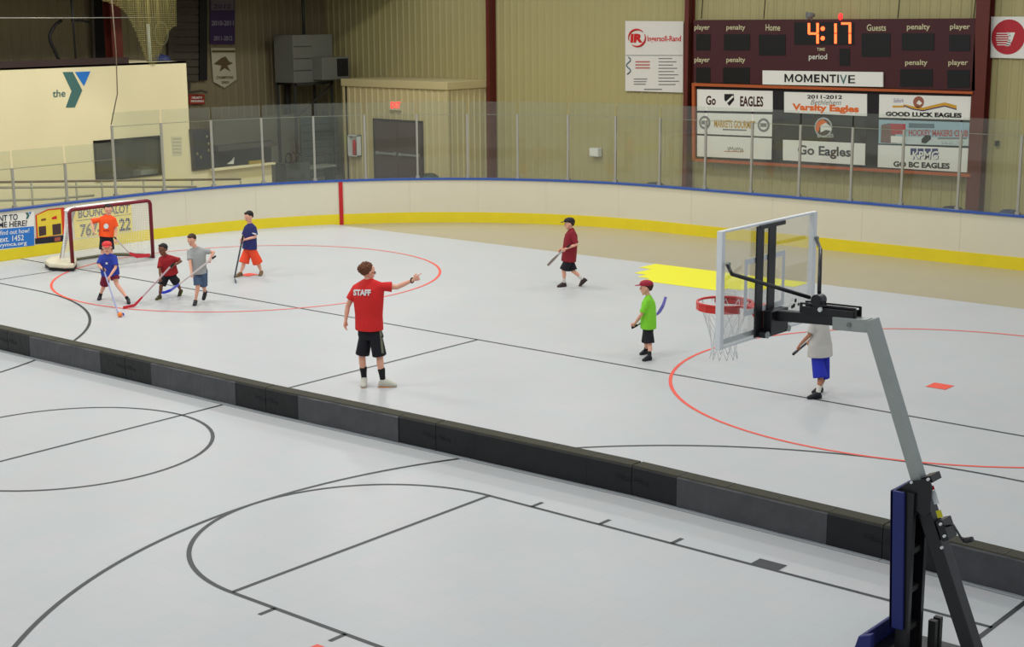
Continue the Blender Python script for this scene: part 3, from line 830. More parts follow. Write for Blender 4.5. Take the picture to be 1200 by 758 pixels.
panel(PP, [(1044, 144.5), (1062, 145), (1062, 157), (1046, 157)], NY, mat('dull_crimson', (170, 70, 74), .6), t, 'red_patch', .003, O - .002)
panel(PP, [(1045, 159), (1063, 160), (1063, 167.5), (1045, 167)], NY, M_WHITE, t, 'white_patch', .003, O - .002)
panel(PP, [(1066, 144), (1096, 145), (1096, 150), (1066, 149.5)], NY, mat('slate_ink', (90, 110, 116), .6), t, 'slate_band', .003, O - .002)
text(PP, 'HOCKEY MAKERS CLUB', 1066, 151.5, 1135.5, 159, mat('dull_crimson', (170, 70, 74)), t, NY, off=O, bold=.03, dy=1)
panel(PP, [(1064, 160), (1137, 162), (1137, 170.5), (1064, 168.8)], NY, mat('pale_panel', (190, 200, 196), .6), t, 'lower_band', .003, O - .003)
panel(PP, [(1081, 163), (1086, 158), (1092, 158.5), (1092, 163), (1086, 168), (1081, 167)], NY, M_TXT, t, 'puck', .004, O)
panel(PP, rect(1100, 161, 1134, 163), NY, M_GREY, t, 'fine_print', .003, O)
text(PP, '518.527.7677', 1104, 165, 1131, 169, M_TXT, t, NY, off=O, bold=.03)
t = spanel('white panel with four navy squares and GO BC EAGLES, bottom right', [(1030, 169.5), (1136.5, 173.5), (1136, 202), (1029.5, 195.5)])
for k in range(4): panel(PP, rect(1068 + k * 8.4, 173.6 + k * .1, 1075 + k * 8.4, 181.5), NY, M_NAVYI, t, 'navy_square', .003, O - .003)
text(PP, 'KPMG', 1070, 177, 1100, 186.5, M_WHITE, t, NY, off=O + .004, bold=.02, slant=.03)
text(PP, 'KPMG', 1070.6, 177.6, 1100.8, 187, M_NAVYI, t, NY, off=O + .001, bold=.035, slant=.03)
text(PP, 'GO BC EAGLES', 1048, 188.5, 1114, 195.3, mat('charcoal_ink', (62, 60, 60)), t, NY, off=O, bold=.05, dy=2.6)

# wall banners
BY = 24.44


def PB(px, py): return PY(px, py, BY)


t = thing('sponsor_banner', 'tall white cloth banner with red ringed monogram left of the scoreboard', 'banner', PB(767, 108))
panel(PB, [(733, 24.5), (801, 25), (800.5, 108.5), (733, 106.5)], NY, mat('white_cloth', (216, 212, 202), .7, var=.03), t, 'cloth', .012)
c = PB(747, 44.5)
mb = MB()
for rr, a0_, a1_ in ((.27, .25 * PI, 1.1 * PI), (.27, 1.3 * PI, 2.15 * PI)):
    mb.tube([c + NY * .02 + V((math.cos(a0_ + (a1_ - a0_) * k / 16) * rr * 1.05, 0, math.sin(a0_ + (a1_ - a0_) * k / 16) * rr * .85)) for k in range(17)], [.008 + .022 * math.sin(PI * k / 16) for k in range(17)], 6)
mb.build('ring_mark', M_RED, t)
text(PB, 'IR', 739, 39.5, 753.5, 50, M_RED, t, NY, off=.018, bold=.06, slant=.05)
text(PB, 'Ingersoll-Rand', 759, 42, 798.5, 50.5, M_RED, t, NY, off=.018, bold=.02)
panel(PB, rect(733.5, 64.5, 800.5, 65.3), NY, M_GREY, t, 'divider', .003, .013)
for k in range(3): panel(PB, rect(745, 71.5 + k * 3.6, 762, 73.3 + k * 3.6), NY, mat('faded_red_ink', (180, 110, 100), .6), t, 'printed_line', .003, .013)
for k in range(9): panel(PB, rect(772, 68 + k * 3.8, 788 + (k * 5) % 9, 69.2 + k * 3.8), NY, M_GREY, t, 'printed_line', .003, .013)
for k in range(3): panel(PB, rect(743, 92 + k * 3, 759 - k, 93.2 + k * 3), NY, M_GREY, t, 'printed_line', .003, .013)
panel(PB, rect(755, 104, 776, 105.4), NY, M_GREY, t, 'printed_line', .003, .013)
mb = MB(); mb.tube([PB(737 + 2.5 * math.sin(k), 67 + k * 2) + NY * .016 for k in range(11)], .02, 5); mb.build('sketch_mark', mat('slate_ink', (90, 110, 116)), t)
t = thing('sponsor_banner', 'white banner with a striped red disc right of the wide maroon column', 'banner', PB(1190, 68))
panel(PB, [(1162, 19.5), (1212, 19.5), (1212, 69), (1161, 67.5)], NY, M_WHITE, t, 'board', .02)
c = PB(1182, 43.3); MB().disc(c + NY * .021, NY, .40, .004, 36).build('disc', mat('crimson_ink', (176, 38, 48), .5), t)
mb = MB()
for k in range(6):
    yy = 38.5 + k * 2.7
    mb.prism([PB(1167.5 + abs(k - 2) * .5, yy) + NY * .026, PB(1185, yy) + NY * .026, PB(1185, yy + 1) + NY * .026, PB(1167.5 + abs(k - 2) * .5, yy + 1) + NY * .026], NY * .003)
mb.prism([PB(x, y) + NY * .026 for x, y in ((1180, 38), (1190, 38), (1187, 47), (1183, 54), (1179, 54), (1183, 44))], NY * .003)
mb.build('white_stripes', M_WHITE, t)

# ------------------------------------------------------------------ rink boards
path = [(-24.65, y * .5) for y in range(-10, 22)]
path = [p for p in path if p[1] < 10.72] + arc(-15.65, 10.72, 9.0, PI, PI / 2, 48) + [(-15.65 + k * .5, 19.72) for k in range(1, 46)]


def loft(mb, path, prof, mi=0):
    """prof: closed list of (offset outward, z)"""
    R = []
    n = len(path)
    for i, p in enumerate(path):
        a = V((*path[max(i - 1, 0)], 0)); b = V((*path[min(i + 1, n - 1)], 0)); d = (b - a).normalized()
        out = V((-d.y, d.x, 0))
        R.append([mb.bm.verts.new(V((p[0], p[1], z)) + out * o) for o, z in prof])
    m = len(prof)
    for A, B in zip(R, R[1:]):
        for k in range(m):
            f = mb.bm.faces.new((A[k], A[(k + 1) % m], B[(k + 1) % m], B[k])); f.material_index = mi
    mb.bm.faces.new(R[0]); mb.bm.faces.new(R[-1])


bd = thing('rink_boards', 'curved white rink boards with yellow kick plate, blue cap rail and clear glass', 'rink boards', (-22, 17, FZ))
mb = MB(); loft(mb, path, [(0, .24), (0, 1.07), (.11, 1.07), (.11, .24)]); mb.build('board_panel', M_BOARD, bd)
mb = MB(); loft(mb, path, [(-.012, FZ), (-.012, .25), (.11, .25), (.11, FZ)]); mb.build('kick_plate', M_KICK, bd)
mb = MB(); loft(mb, path, [(-.03, 1.07), (-.03, 1.115), (.15, 1.115), (.15, 1.07)]); mb.build('cap_rail', M_CAP, bd)


def on_path(px, z=1.1):
    best = None
    for a, b in zip(path, path[1:]):
        xa = proj((a[0], a[1], z))[0]; xb = proj((b[0], b[1], z))[0]
        if (xa - px) * (xb - px) <= 0 and xa != xb:
            t = (px - xa) / (xb - xa)
            d = V((b[0] - a[0], b[1] - a[1], 0)).normalized()
            return V((a[0] + (b[0] - a[0]) * t, a[1] + (b[1] - a[1]) * t, 0)), V((-d.y, d.x, 0)), d
    return None


q, o_, d_ = on_path(399.5, .6)
MB().bar(q + V((0, 0, FZ)) - o_ * .016, q + V((0, 0, 1.07)) - o_ * .016, .02, .1, up=d_).build('red_stripe', M_REDST, bd)
mb = MB()
sx = 0
for px in (57, 218, 300, 480, 560, 640, 725, 810, 905, 1010, 1125):
    q, o_, d_ = on_path(px, .6)
    mb.bar(q + V((0, 0, .25)) - o_ * .001, q + V((0, 0, 1.07)) - o_ * .001, .003, .008, up=d_)
mb.build('panel_seam', mat('seam_grey', (196, 188, 168), .6), bd)

# glass and posts
PXS = [-36, 19.5, 81, 138, 194.5, 252, 310, 370, 429, 489.5, 548, 606, 664.5, 719.6, 771, 824, 878, 934, 994.7, 1053.8, 1120, 1190.6, 1262]
posts = []
for px in PXS:
    r = on_path(px)
    if r is None:
        r = (V((-24.65, 5.9, 0)), V((-1, 0, 0)), V((0, 1, 0))) if px < 0 else (V((-5.4, 19.72, 0)), V((0, 1, 0)), V((1, 0, 0)))
    posts.append(r)
for i, (px, (q, o_, d_)) in enumerate(zip(PXS, posts)):
    if i in (0, 22): continue
    h = 1.98 if i < 3 else 2.72
    if i == 3: h = 2.74
    c = q + o_ * .07
    gp_ = MB().bar(c + V((0, 0, 1.115)), c + V((0, 0, h)), .045, .05, up=d_).build('glass_post', M_ALU, bd)
    MB().bar(c + V((0, 0, 1.115)), c + V((0, 0, 1.17)), .08, .09, up=d_).build('foot_socket', M_ALU, gp_)
for i in range(22):
    a, oa, da = posts[i]; b, ob, db = posts[i + 1]
    h = 2.36 if i < 3 else 3.03
    A = a + oa * .07 + da * .028; B = b + ob * .07 - db * .028
    n = (oa + ob).normalized() * .006
    t = MB(); t.prism([A + V((0, 0, 1.117)) - n, B + V((0, 0, 1.117)) - n, B + V((0, 0, h)) - n, A + V((0, 0, h)) - n], n * 2)
    g_ = t.build('glass_pane', M_GLASS, bd)
    if g_:
        zc = 1.97 if i < 3 else 2.71
        MB().bar(A + V((0, 0, zc)), B + V((0, 0, zc)), .008, .012).build('retaining_wire', mat('pale_wire', (150, 152, 132), .5), g_)

# rope hanging from above to the fourth post
q = posts[3][0] + posts[3][1] * .07
tag(MB().tube([PX(131, 0, -24.75), PX(136, 60, -24.75), PX(137.5, 110, -24.75), V((q.x - .02, q.y, 2.76))], .014, 6).build('hanging_rope', mat('dark_rope', (96, 84, 66), .8)), 'thin dark rope hanging down the cream wall to a glass post', 'rope')

# ------------------------------------------------------------------ adverts on the end boards
BX = -24.645


def PA(px, py): return PX(px, py, BX)


NXo = .012
t = thing('board_advert', 'white and blue text advert on the end boards at far left', 'advert', PA(20, 293))
panel(PA, [(-40, 255.5), (40, 247.5), (40, 289), (-40, 297)], NX, M_WHITE, t, 'sheet', .006)
panel(PA, [(-40, 272), (39.5, 265), (40, 287.5), (-40, 296)], NX, M_BLUEI, t, 'blue_panel', .004, .006)
MI = mat('dark_navy_ink', (34, 36, 50), .6)
text(PA, 'WANT TO', -15, 253.8, 20.5, 261.2, MI, t, NX, off=NXo, bold=.02, dy=-3.6)
text(PA, 'ME HERE?', -2, 260.3, 31.5, 267.2, MI, t, NX, off=NXo, bold=.02, dy=-2.6)
text(PA, 'to find out how!', -8, 270.8, 34, 276.3, M_WHITE, t, NX, off=NXo, bold=.005, dy=-3.8)
text(PA, 'ext. 1452', -1, 277.3, 27.5, 284, M_WHITE, t, NX, off=NXo, bold=.01, dy=-2.6)
text(PA, 'advymca.org', -9, 285.5, 31, 291.5, M_WHITE, t, NX, off=NXo, bold=.01, dy=-3.6)
panel(PA, [(29.5, 249), (32.5, 248.8), (34.5, 252.5), (32.3, 256.5), (30, 256.5), (31.5, 252.7)], NX, M_TEAL, t, 'small_chevron', .004, .007)
panel(PA, [(33.2, 248.7), (36.8, 248.4), (35, 251.5)], NX, M_BLUEI, t, 'small_triangle', .004, .007)
t = thing('board_advert', 'yellow and red train carriage picture on the end boards left of goal', 'advert', PA(60, 285))
panel(PA, [(41, 279.5), (80, 275), (80, 282.5), (41.5, 286)], NX, mat('advert_black', (30, 30, 42), .5), t, 'black_base', .004)
panel(PA, [(41.5, 252), (56, 245), (75, 243), (79.5, 274), (43, 279.3)], NX, mat('advert_red', (206, 60, 30), .5), t, 'red_body', .004)
panel(PA, [(43, 252.5), (56, 246.5), (71, 245.2), (73, 274.5), (44.5, 278.2)], NX, mat('advert_yellow', (222, 196, 60), .5), t, 'yellow_front', .004, .004)
for pts in ([(45, 265.5), (53.5, 264.5), (54, 275), (45.5, 277)], [(61, 263), (71, 261.5), (71.5, 274), (61.5, 275.5)]):
    panel(PA, pts, NX, mat('advert_window', (70, 50, 50), .4), t, 'picture_window', .003, .008)
panel(PA, [(48, 256.5), (53.5, 255.5), (53.5, 258), (48, 259)], NX, mat('advert_brown', (120, 80, 40), .5), t, 'picture_mark', .003, .008)
panel(PA, [(60, 255), (66, 252.5), (66.5, 256.5), (61, 257)], NX, M_RED, t, 'picture_mark', .003, .008)
panel(PA, [(63.5, 278.5), (70.5, 277.6), (70.5, 282), (63.5, 282.9)], NX, mat('advert_rust', (160, 80, 70), .5), t, 'picture_plate', .003, .008)
panel(PA, [(75, 244), (80, 245.5), (80, 262), (78, 262)], NX, mat('advert_slate', (60, 70, 90), .5), t, 'picture_side', .003, .003)
t = thing('board_advert', 'yellow advert with black phone number on the boards behind the goal', 'advert', PA(120, 280))
panel(PA, [(85, 243.5), (153.5, 234.3), (155, 270.5), (88, 279.5)], NX, mat('yellow_advert', (228, 210, 74), .5), t, 'sheet', .004)
text(PA, 'BOUNCEALOT', 91.5, 245.5, 151.5, 255.8, M_TXT, t, NX, off=NXo, bold=.02, dy=-7)
text(PA, '767-', 93.5, 262.5, 118, 278, mat('brownish_ink', (70, 62, 20), .6), t, NX, off=NXo, bold=.03, dy=-3)
text(PA, '22', 139.5, 256.3, 153, 271, M_TXT, t, NX, off=NXo, bold=.03, dy=-1.6)
panel(PA, [(89, 258.6), (153.5, 250.3), (153.5, 250.9), (89, 259.2)], NX, mat('brownish_ink', (70, 62, 20)), t, 'ruled_line', .003, .006)

# ------------------------------------------------------------------ goal
GX = -22.38; gy0, gy1, GH = 7.66, 9.70, 1.27
gl = thing('hockey_goal', 'dark red framed hockey goal with white net in front of yellow advert', 'hockey goal', (GX, (gy0 + gy1) / 2, 0))
fr_ = MB(); rc = .08
fr_.tube([(GX, gy0, 0), (GX, gy0, GH - rc), (GX, gy0 + rc * .3, GH - rc * .3), (GX, gy0 + rc, GH), (GX, gy1 - rc, GH), (GX, gy1 - rc * .3, GH - rc * .3), (GX, gy1, GH - rc), (GX, gy1, 0)], .04, 10)
fr_.build('front_frame', M_GOALR, gl)
GD = .95


def back(y): # plan shape of base bar
    u = (y - (gy0 + gy1) / 2) / ((gy1 - gy0) / 2)
    return GX - .1 - GD * (1 - abs(u) ** 4 * .75)


N_ = 34
base = [V((back(gy0 + (gy1 - gy0) * k / N_), gy0 + (gy1 - gy0) * k / N_, .03)) for k in range(N_ + 1)]
base = [V((GX, gy0, .03))] + base + [V((GX, gy1, .03))]
MB().tube(base, .035, 8).build('base_bar', M_GALVD, gl)
# top rear bar
topb = [V((GX - (GX - back(y)) * .45, y, GH - .02)) for y in [gy0 + (gy1 - gy0) * k / 20 for k in range(21)]]
MB().tube([V((GX, gy0, GH - .02))] + topb + [V((GX, gy1, GH - .02))], .02, 8).build('top_rear_bar', M_NET, gl)
c0 = V((GX - .5, (gy0 + gy1) / 2, GH - .02))
mb = MB(); mb.tube([V((GX - (GX - back(8.1)) * .45, 8.1, GH)), V((back(7.95) + .2, 7.97, .6)), V((back(7.9), 7.9, .05))], .045, 8); mb.build('bunched_net_left', mat('bunched_net', (170, 166, 160), .8), gl)
# net: back + sides
mb = MB()
rows = []
for j in range(17):
    v = j / 16
    row = []
    for k in range(len(base)):
        yy = base[k].y
        tx = GX - (GX - base[k].x) * .45
        p = base[k].lerp(V((tx, yy, GH - .02)), v)
        row.append(mb.bm.verts.new(p))
    rows.append(row)
for a, b in zip(rows, rows[1:]):
    for k in range(len(a) - 1): mb.bm.faces.new((a[k], a[k + 1], b[k + 1], b[k]))
bmesh.ops.remove_doubles(mb.bm, verts=mb.bm.verts, dist=.002)
o = mb.build('net', M_NET, gl); o['kind'] = 'stuff'
sd = o.modifiers.new('s', 'SUBSURF'); sd.subdivision_type = 'SIMPLE'; sd.levels = sd.render_levels = 1
md = o.modifiers.new('w', 'WIREFRAME'); md.thickness = .0065
mb = MB()
rows = []
for j in range(9):
    v = j / 8
    rows.append([mb.bm.verts.new(V((GX, yy, GH)).lerp(V((GX - (GX - back(yy)) * .45, yy, GH - .02)), v)) for yy in [gy0 + (gy1 - gy0) * k / 34 for k in range(35)]])
for a, b in zip(rows, rows[1:]):
    for k in range(34): mb.bm.faces.new((a[k], a[k + 1], b[k + 1], b[k]))
o = mb.build('top_net', M_NET, gl); o['kind'] = 'stuff'; md = o.modifiers.new('w', 'WIREFRAME'); md.thickness = .012
# left skirt pad with dark edge
pts = [PZ(53, 313.5, 0), PZ(58, 317, 0), PZ(75, 318.3, 0), PZ(87, 318, 0), PZ(90, 314, 0), PZ(90, 309.5, 0), PZ(72, 308, 0), PZ(60, 309, 0)]
MB().prism([p + V((0, 0, .004)) for p in pts], (0, 0, .06)).build('base_edge', M_DARK, gl)
MB().prism([p + V((0, 0, .06)) for p in pts], (0, 0, .1)).build('base_pad', M_GOALB, gl, bevel=.03)

# ------------------------------------------------------------------ barrier
J = [(-22.6, 2.42), (-19.52, 2.45), (-16.5, 2.5), (-13.48, 2.56), (-10.42, 2.6), (-7.42, 2.72), (-4.55, 2.81), (-1.5, 2.74), (1.55, 2.6), (4.6, 2.5)]
BH = .36; BT = .19
labs = ['', 'at the left edge of the picture', 'whose grey middle lies behind the end of the black arc', 'where the halfway line meets the barrier', 'grey centred, directly in front of the STAFF man',
        'all black, right of the STAFF man', 'grey centred, between the all-black pad and the blue post', 'passing behind the blue basketball post']
for i, (a, b) in enumerate(zip(J, J[1:])):
    if i in (0, 8): continue
    A = V((*a, 0)); B = V((*b, 0)); d = (B - A); L = d.length; d.normalize(); n = V((-d.y, d.x, 0))  # n points away (+Y)
    t = thing('barrier_pad', 'long low foam barrier pad, ' + labs[i], 'barrier pad', (A + B) / 2, group='foam barrier pads across the rink')

    def BP(u, o, z): return A + d * u + n * o + V((0, 0, z))
    g_ = .004
    mb = MB()
    mb.prism([BP(g_, .006, .004), BP(L - g_, .006, .004), BP(L - g_, .006, BH), BP(g_, .006, BH)], n * BT); mb.build('foam_body', M_FOAM, t, bevel=.012)
    dark = i == 5
    for u0, u1, mm, nm in ((g_, .61, M_PAD, 'dark_end_cover'), (.612, L - .612, M_PAD if dark else M_GPAD, 'middle_cover'), (L - .61, L - g_, M_PAD, 'dark_end_cover')):
        mb = MB(); k_ = 1 if nm[0] == 'd' else 10
        for kk in range(k_):
            ua = u0 + (u1 - u0) * kk / k_; ub = u0 + (u1 - u0) * (kk + 1) / k_
            wv = lambda u: (0 if k_ == 1 or dark else .006 * math.sin(u * 9 + i * 2.1) - .004)
            mb.verts_faces([BP(ua, wv(ua) - .004, .012), BP(ub, wv(ub) - .004, .012), BP(ub, wv(ub) - .004, BH - .03), BP(ua, wv(ua) - .004, BH - .03), BP(ua, .008, .012), BP(ub, .008, .012), BP(ub, .008, BH - .012), BP(ua, .008, BH - .012)],
                           [(0, 1, 2, 3), (3, 2, 6, 7), (0, 4, 5, 1)] + ([(0, 3, 7, 4)] if kk == 0 else []) + ([(1, 5, 6, 2)] if kk == k_ - 1 else []))
        mb.build(nm, mm, t)
    for uc in (.12, L - .12):
        mb = MB()
        for sx_, sz_, w_, h_ in ((0, 0, .2, .03), (-.03, .02, .1, .03), (.05, -.02, .12, .03)):
            mb.prism([BP(uc + sx_ - w_ / 2, -.006, .19 + sz_ - h_ / 2), BP(uc + sx_ + w_ / 2, -.006, .19 + sz_ - h_ / 2), BP(uc + sx_ + w_ / 2, -.006, .19 + sz_ + h_ / 2), BP(uc + sx_ - w_ / 2, -.006, .19 + sz_ + h_ / 2)], n * -.002)
        mb.build('worn_logo', M_DARK, t)
    MB().prism([BP(g_, -.07, .003), BP(L - g_, -.07, .003), BP(L - g_, .0, .003), BP(g_, .0, .003)], (0, 0, .008)).build('base_strip', M_STRIP, t)  # plain grey strip on the floor along the pad's front edge
    mb = MB()
    for k in range(1, 5): mb.prism([BP(L * k / 5, .02, BH), BP(L * k / 5 + .012, .02, BH), BP(L * k / 5 + .012, .18, BH), BP(L * k / 5, .18, BH)], (0, 0, .003))
    mb.build('top_seam', M_DGREY, t)

# ------------------------------------------------------------------ basketball hoop
HY = .36; HX = -1.45


def PHY(px, py, dy=0): return PY(px, py, HY + dy)


def PHX(px, py, dx=0): return PX(px, py, HX + dx)


hp = thing('basketball_hoop', 'portable basketball hoop with clear backboard, silver arm and blue padded post', 'basketball hoop', (-.2, HY, 0))
by0, by1, bz0, bz1 = -.40, 1.09, 2.665, 3.605
MB().box((HX - .012, by0 + .03, bz0 + .03), (HX, by1 - .03, bz1 - .03)).build('backboard', M_ACR, hp)
mb = MB(); e = .045
mb.box((HX - .03, by0, bz0), (HX + .02, by0 + .05, bz1)); mb.box((HX - .03, by1 - .05, bz0), (HX + .02, by1, bz1))
mb.box((HX - .03, by0 + .05, bz1 - .02), (HX + .01, by1 - .05, bz1)); mb.box((HX - .03, by0 + .05, bz0), (HX + .01, by1 - .05, bz0 + .02))
bf = mb.build('backboard_frame', M_EDGE, hp, bevel=.004)
MB().box((HX - .022, by0 + .06, bz0 + .025), (HX - .016, by1 - .06, bz0 + .07)).build('bottom_tape', M_WPLAS, hp)
# shooter's square
mb = MB(); sy0, sy1, sz0, sz1 = PHX(872, 330).y, PHX(919, 330).y, PHX(874, 370).z, PHX(874, 304).z; w_ = .045
for lo, hi in (((sy0, sz0), (sy0 + w_, sz1)), ((sy1 - w_, sz0), (sy1, sz1)), ((sy0 + w_, sz1 - w_), (sy1 - w_, sz1)), ((sy0 + w_, sz0), (sy1 - w_, sz0 + w_))):
    mb.box((HX + .001, lo[0], lo[1]), (HX + .003, hi[0], hi[1]))
mb.build('shooting_square', M_WPLAS, hp)
mb = MB()
for (x, y, r) in ((932, 352, .018), (930, 358, .02), (928, 359.5, .016), (935.5, 356.5, .014), (938, 356, .012)):
    mb.disc(PHX(x, y) + NX * .001, NX, r, .003, 8)
mb.build('small_logo', M_TXT, hp)
# rim
RZ = 2.885; rc_ = V((HX - .42, HY, RZ)); R = .2286
rm = MB().tube([rc_ + V((math.cos(k * PI / 24) * R, math.sin(k * PI / 24) * R, 0)) for k in range(48)], .011, 8, True).build('rim', M_RIM, hp)
mb = MB()  # wrap-around band under the near side
for s in (-1, 1):
    pts_ = [rc_ + V((math.cos(a) * R * 1.02, math.sin(a) * R * 1.02, 0)) for a in [s * (.15 + k * .13) * PI for k in range(6)]]
    for p, q in zip(pts_, pts_[1:]): mb.prism([p, q, q + V((0, 0, -.06)), p + V((0, 0, -.06))], (p - rc_).normalized() * .006)
mb.build('rim_brace', M_RIM, hp)
mb = MB(); mb.box((HX - .2, HY - .1, RZ - .012), (HX - .014, HY + .1, RZ + .01)); mb.box((HX - .03, HY - .09, RZ - .17), (HX - .014, HY + .09, RZ + .02))
mb.prism([V((HX - .02, HY - .06, RZ - .17)), V((HX - .02, HY - .06, RZ)), V((HX - .15, HY - .06, RZ - .01)), V((HX - .12, HY - .06, RZ - .06))], (0, .12, 0))
mb.build('rim_bracket', M_RIM, hp)
mb = MB()
nk = 12; hooks = []
for k in range(nk): a = 2 * PI * k / nk; hooks.append(a)
zs = [0, .10, .20, .30, .39, .47]; rs = [.225, .175, .14, .115, .105, .12]
for k in range(nk):
    for s in (-1, 1):
        pts_ = []
        for j in range(6):
            a = hooks[k] + s * j * PI / nk
            pts_.append(rc_ + V((math.cos(a) * rs[j], math.sin(a) * rs[j], -zs[j] - .01)))
        mb.tube(pts_, .0032, 5)
mb.build('hoop_net', M_NET, hp)['kind'] = 'stuff'
# board mounts
mb = MB()
for (xa, xb) in ((890.5, 899), (904.5, 913)):
    a = PHX(xa, 264, .04); b = PHX(xb, 264, .04)
    mb.box((HX + .005, a.y, bz0 + .01), (HX + .02, b.y, bz1 - .02))
mb.box((HX + .005, HY - .2, bz1 - .05), (HX + .025, HY + .2, bz1 - .015)); mb.box((HX + .003, HY - .2, bz0 + .01), (HX + .09, HY + .2, bz0 + .06))
mb.box((HX + .02, HY - .12, 2.7), (HX + .10, HY + .15, PHY(900, 361).z))
mb.build('board_mount', M_BLACK, hp, bevel=.006)
mb = MB()
for yy in (HY - .17, HY + .17): mb.disc((HX + .09, yy, bz0 + .035), (1, 0, 0), .028, .012, 10)
mb.build('mount_bolt', M_GALV, hp)
# horizontal black arm and slotted bracket
b = PHY(983, 375)
MB().bar(V((HX + .02, HY, PHY(893, 367).z)), b, .09, .085).build('black_arm', M_BLACK, hp, bevel=.008)
s0 = PHY(942, 362); s1 = PHY(1005, 369)
dirS = (s1 - s0).normalized(); upS = V((0, 1, 0)).cross(dirS); upS = upS if upS.z > 0 else -upS
for dy in (-.045, .045):
    mb = MB(); o_ = V((0, dy, 0))
    mb.bar(s0 + o_ + upS * .055, s1 + o_ + upS * .055, .012, .014, up=upS); mb.bar(s0 + o_ + upS * .005, s1 + o_ + upS * .005, .012, .055, up=upS)
    mb.bar(s0 + o_ - upS * .02, s0 + o_ + upS * .06, .02, .012, up=V((0, 1, 0))); mb.bar(s1 + o_ - upS * .02, s1 + o_ + upS * .06, .02, .012, up=V((0, 1, 0)))
    mb.build('slotted_plate', M_BLACK, hp)
hub = PHY(959.5, 351.5)
mb = MB(); mb.disc(hub + V((0, -.05, 0)), (0, 1, 0), .05, .10, 24); mb.bar(hub + V((0, 0, 0)), hub + V((.01, 0, -.13)), .07, .09, up=V((0, 1, 0))); hb = mb.build('pivot_hub', M_BLACK, hp, bevel=.01)
MB().disc(hub + V((.05, -.075, -.062)), (0, 1, 0), .018, .02, 12).build('bright_bolt', M_WPLAS, hb)
# rods to board
lb = V((HX + .04, by0 + .05, PHX(848, 309).z)); rb = V((HX + .04, by1 - .05, PHX(950, 279).z))
bl = lb + V((.14, .02, -.10)); br = rb + V((.16, -.02, -.1))
br = PX(961.5, 292, HX + .22); bl = PX(857.5, 321, HX + .14)
MB().tube([lb, bl, hub + V((-.06, -.04, .02))], .016, 8).build('steady_rod', M_BLACK, hp)
MB().tube([rb, br, hub + V((-.02, .04, .05))], .016, 8).build('steady_rod', M_BLACK, hp)
for q in (rb, lb): MB().disc(q, (1, 0, 0), .02, .02, 10).build('rod_bolt', M_GALV, hp)
# galvanised neck
n0 = PHY(979, 377.5); n1 = PHY(1019, 381)
el = n1
mast0 = PHY(1023.5, 382); mast1 = PHY(1077, 562)
md_ = (mast1 - mast0).normalized()
MB().bar(n0, n1 + (n1 - n0).normalized() * .0, .11, .105).build('galvanised_neck', M_GALV, hp, bevel=.006)
mb = MB(); mb.disc(PHY(999, 379) + V((0, -.068, 0)), (0, 1, 0), .018, .136, 12); mb.build('neck_bolt', M_GREY, hp)
upM = V((0, 1, 0))
MB().bar(mast0 - md_ * .055, mast1 + md_ * .25, .085, .11, up=upM).build('galvanised_mast', M_GALV, hp, bevel=.006)
# black lower strut
st0 = PHY(1077, 566); st1 = PHY(1138, 755); sd_ = (st1 - st0).normalized()
st2 = st0 + sd_ * ((.16 - st0.z) / sd_.z)
MB().bar(st0, st2, .115, .14, up=upM).build('black_strut', M_BLACK, hp, bevel=.008)
mb = MB(); mb.bar(PHY(1086, 561), PHY(1097, 558.5), .16, .055); mb.build('clamp_plate', M_BLACK, hp)
mb = MB()
for (x, y) in ((1067.5, 565.5), (1087, 562), (1101.5, 614.5), (1106, 628.5), (1103, 642)): MB().disc(PY(x, y, HY - .125), (0, 1, 0), .011, .02, 10).build('strut_bolt', M_WPLAS, hp)
# stickers on the strut
xs_ = upM.cross(sd_).normalized()
if xs_.x < 0: xs_ = -xs_


def sticker(px0, py0, px1, py1, mm, nm, xo=.0):
    a_ = PY(px0, py0, HY - .074); L_ = abs(PY(px1, py1, HY - .074).z - a_.z) / abs(sd_.z)
    return MB().prism([a_, a_ + xs_ * .045, a_ + xs_ * .045 + sd_ * L_, a_ + sd_ * L_], (0, -.003, 0)).build(nm, mm, hp)


sticker(1090, 575.5, 1097, 591.5, M_WPLAS, 'warning_sticker'); sticker(1088, 570, 1091, 575, M_RED, 'red_sticker_band'); sticker(1096.5, 598.5, 1102, 607.5, mat('sticker_yellow', (196, 190, 40), .5), 'yellow_sticker')
cb = PHY(1109, 619)
MB().bar(cb - sd_ * .08, cb + sd_ * .08, .06, .16, up=upM).build('crank_box', M_BLACK, hp, bevel=.006)
c1 = cb + V((.05, -.06, .03))
ck = MB().tube([cb + V((.02, -.02, .03)), PY(1117, 614.7, HY - .06), PY(1127.6, 632.5, HY - .06), PY(1131, 633.5, HY - .06)], .009, 8).build('crank_rod', M_BLACK, hp)
MB().tube([PY(1129, 633.5, HY - .06), PY(1133, 633, HY - .06), PY(1140, 631.5, HY - .06)], [.016, .024, .02], 10).build('crank_handle', M_BLACK, ck)
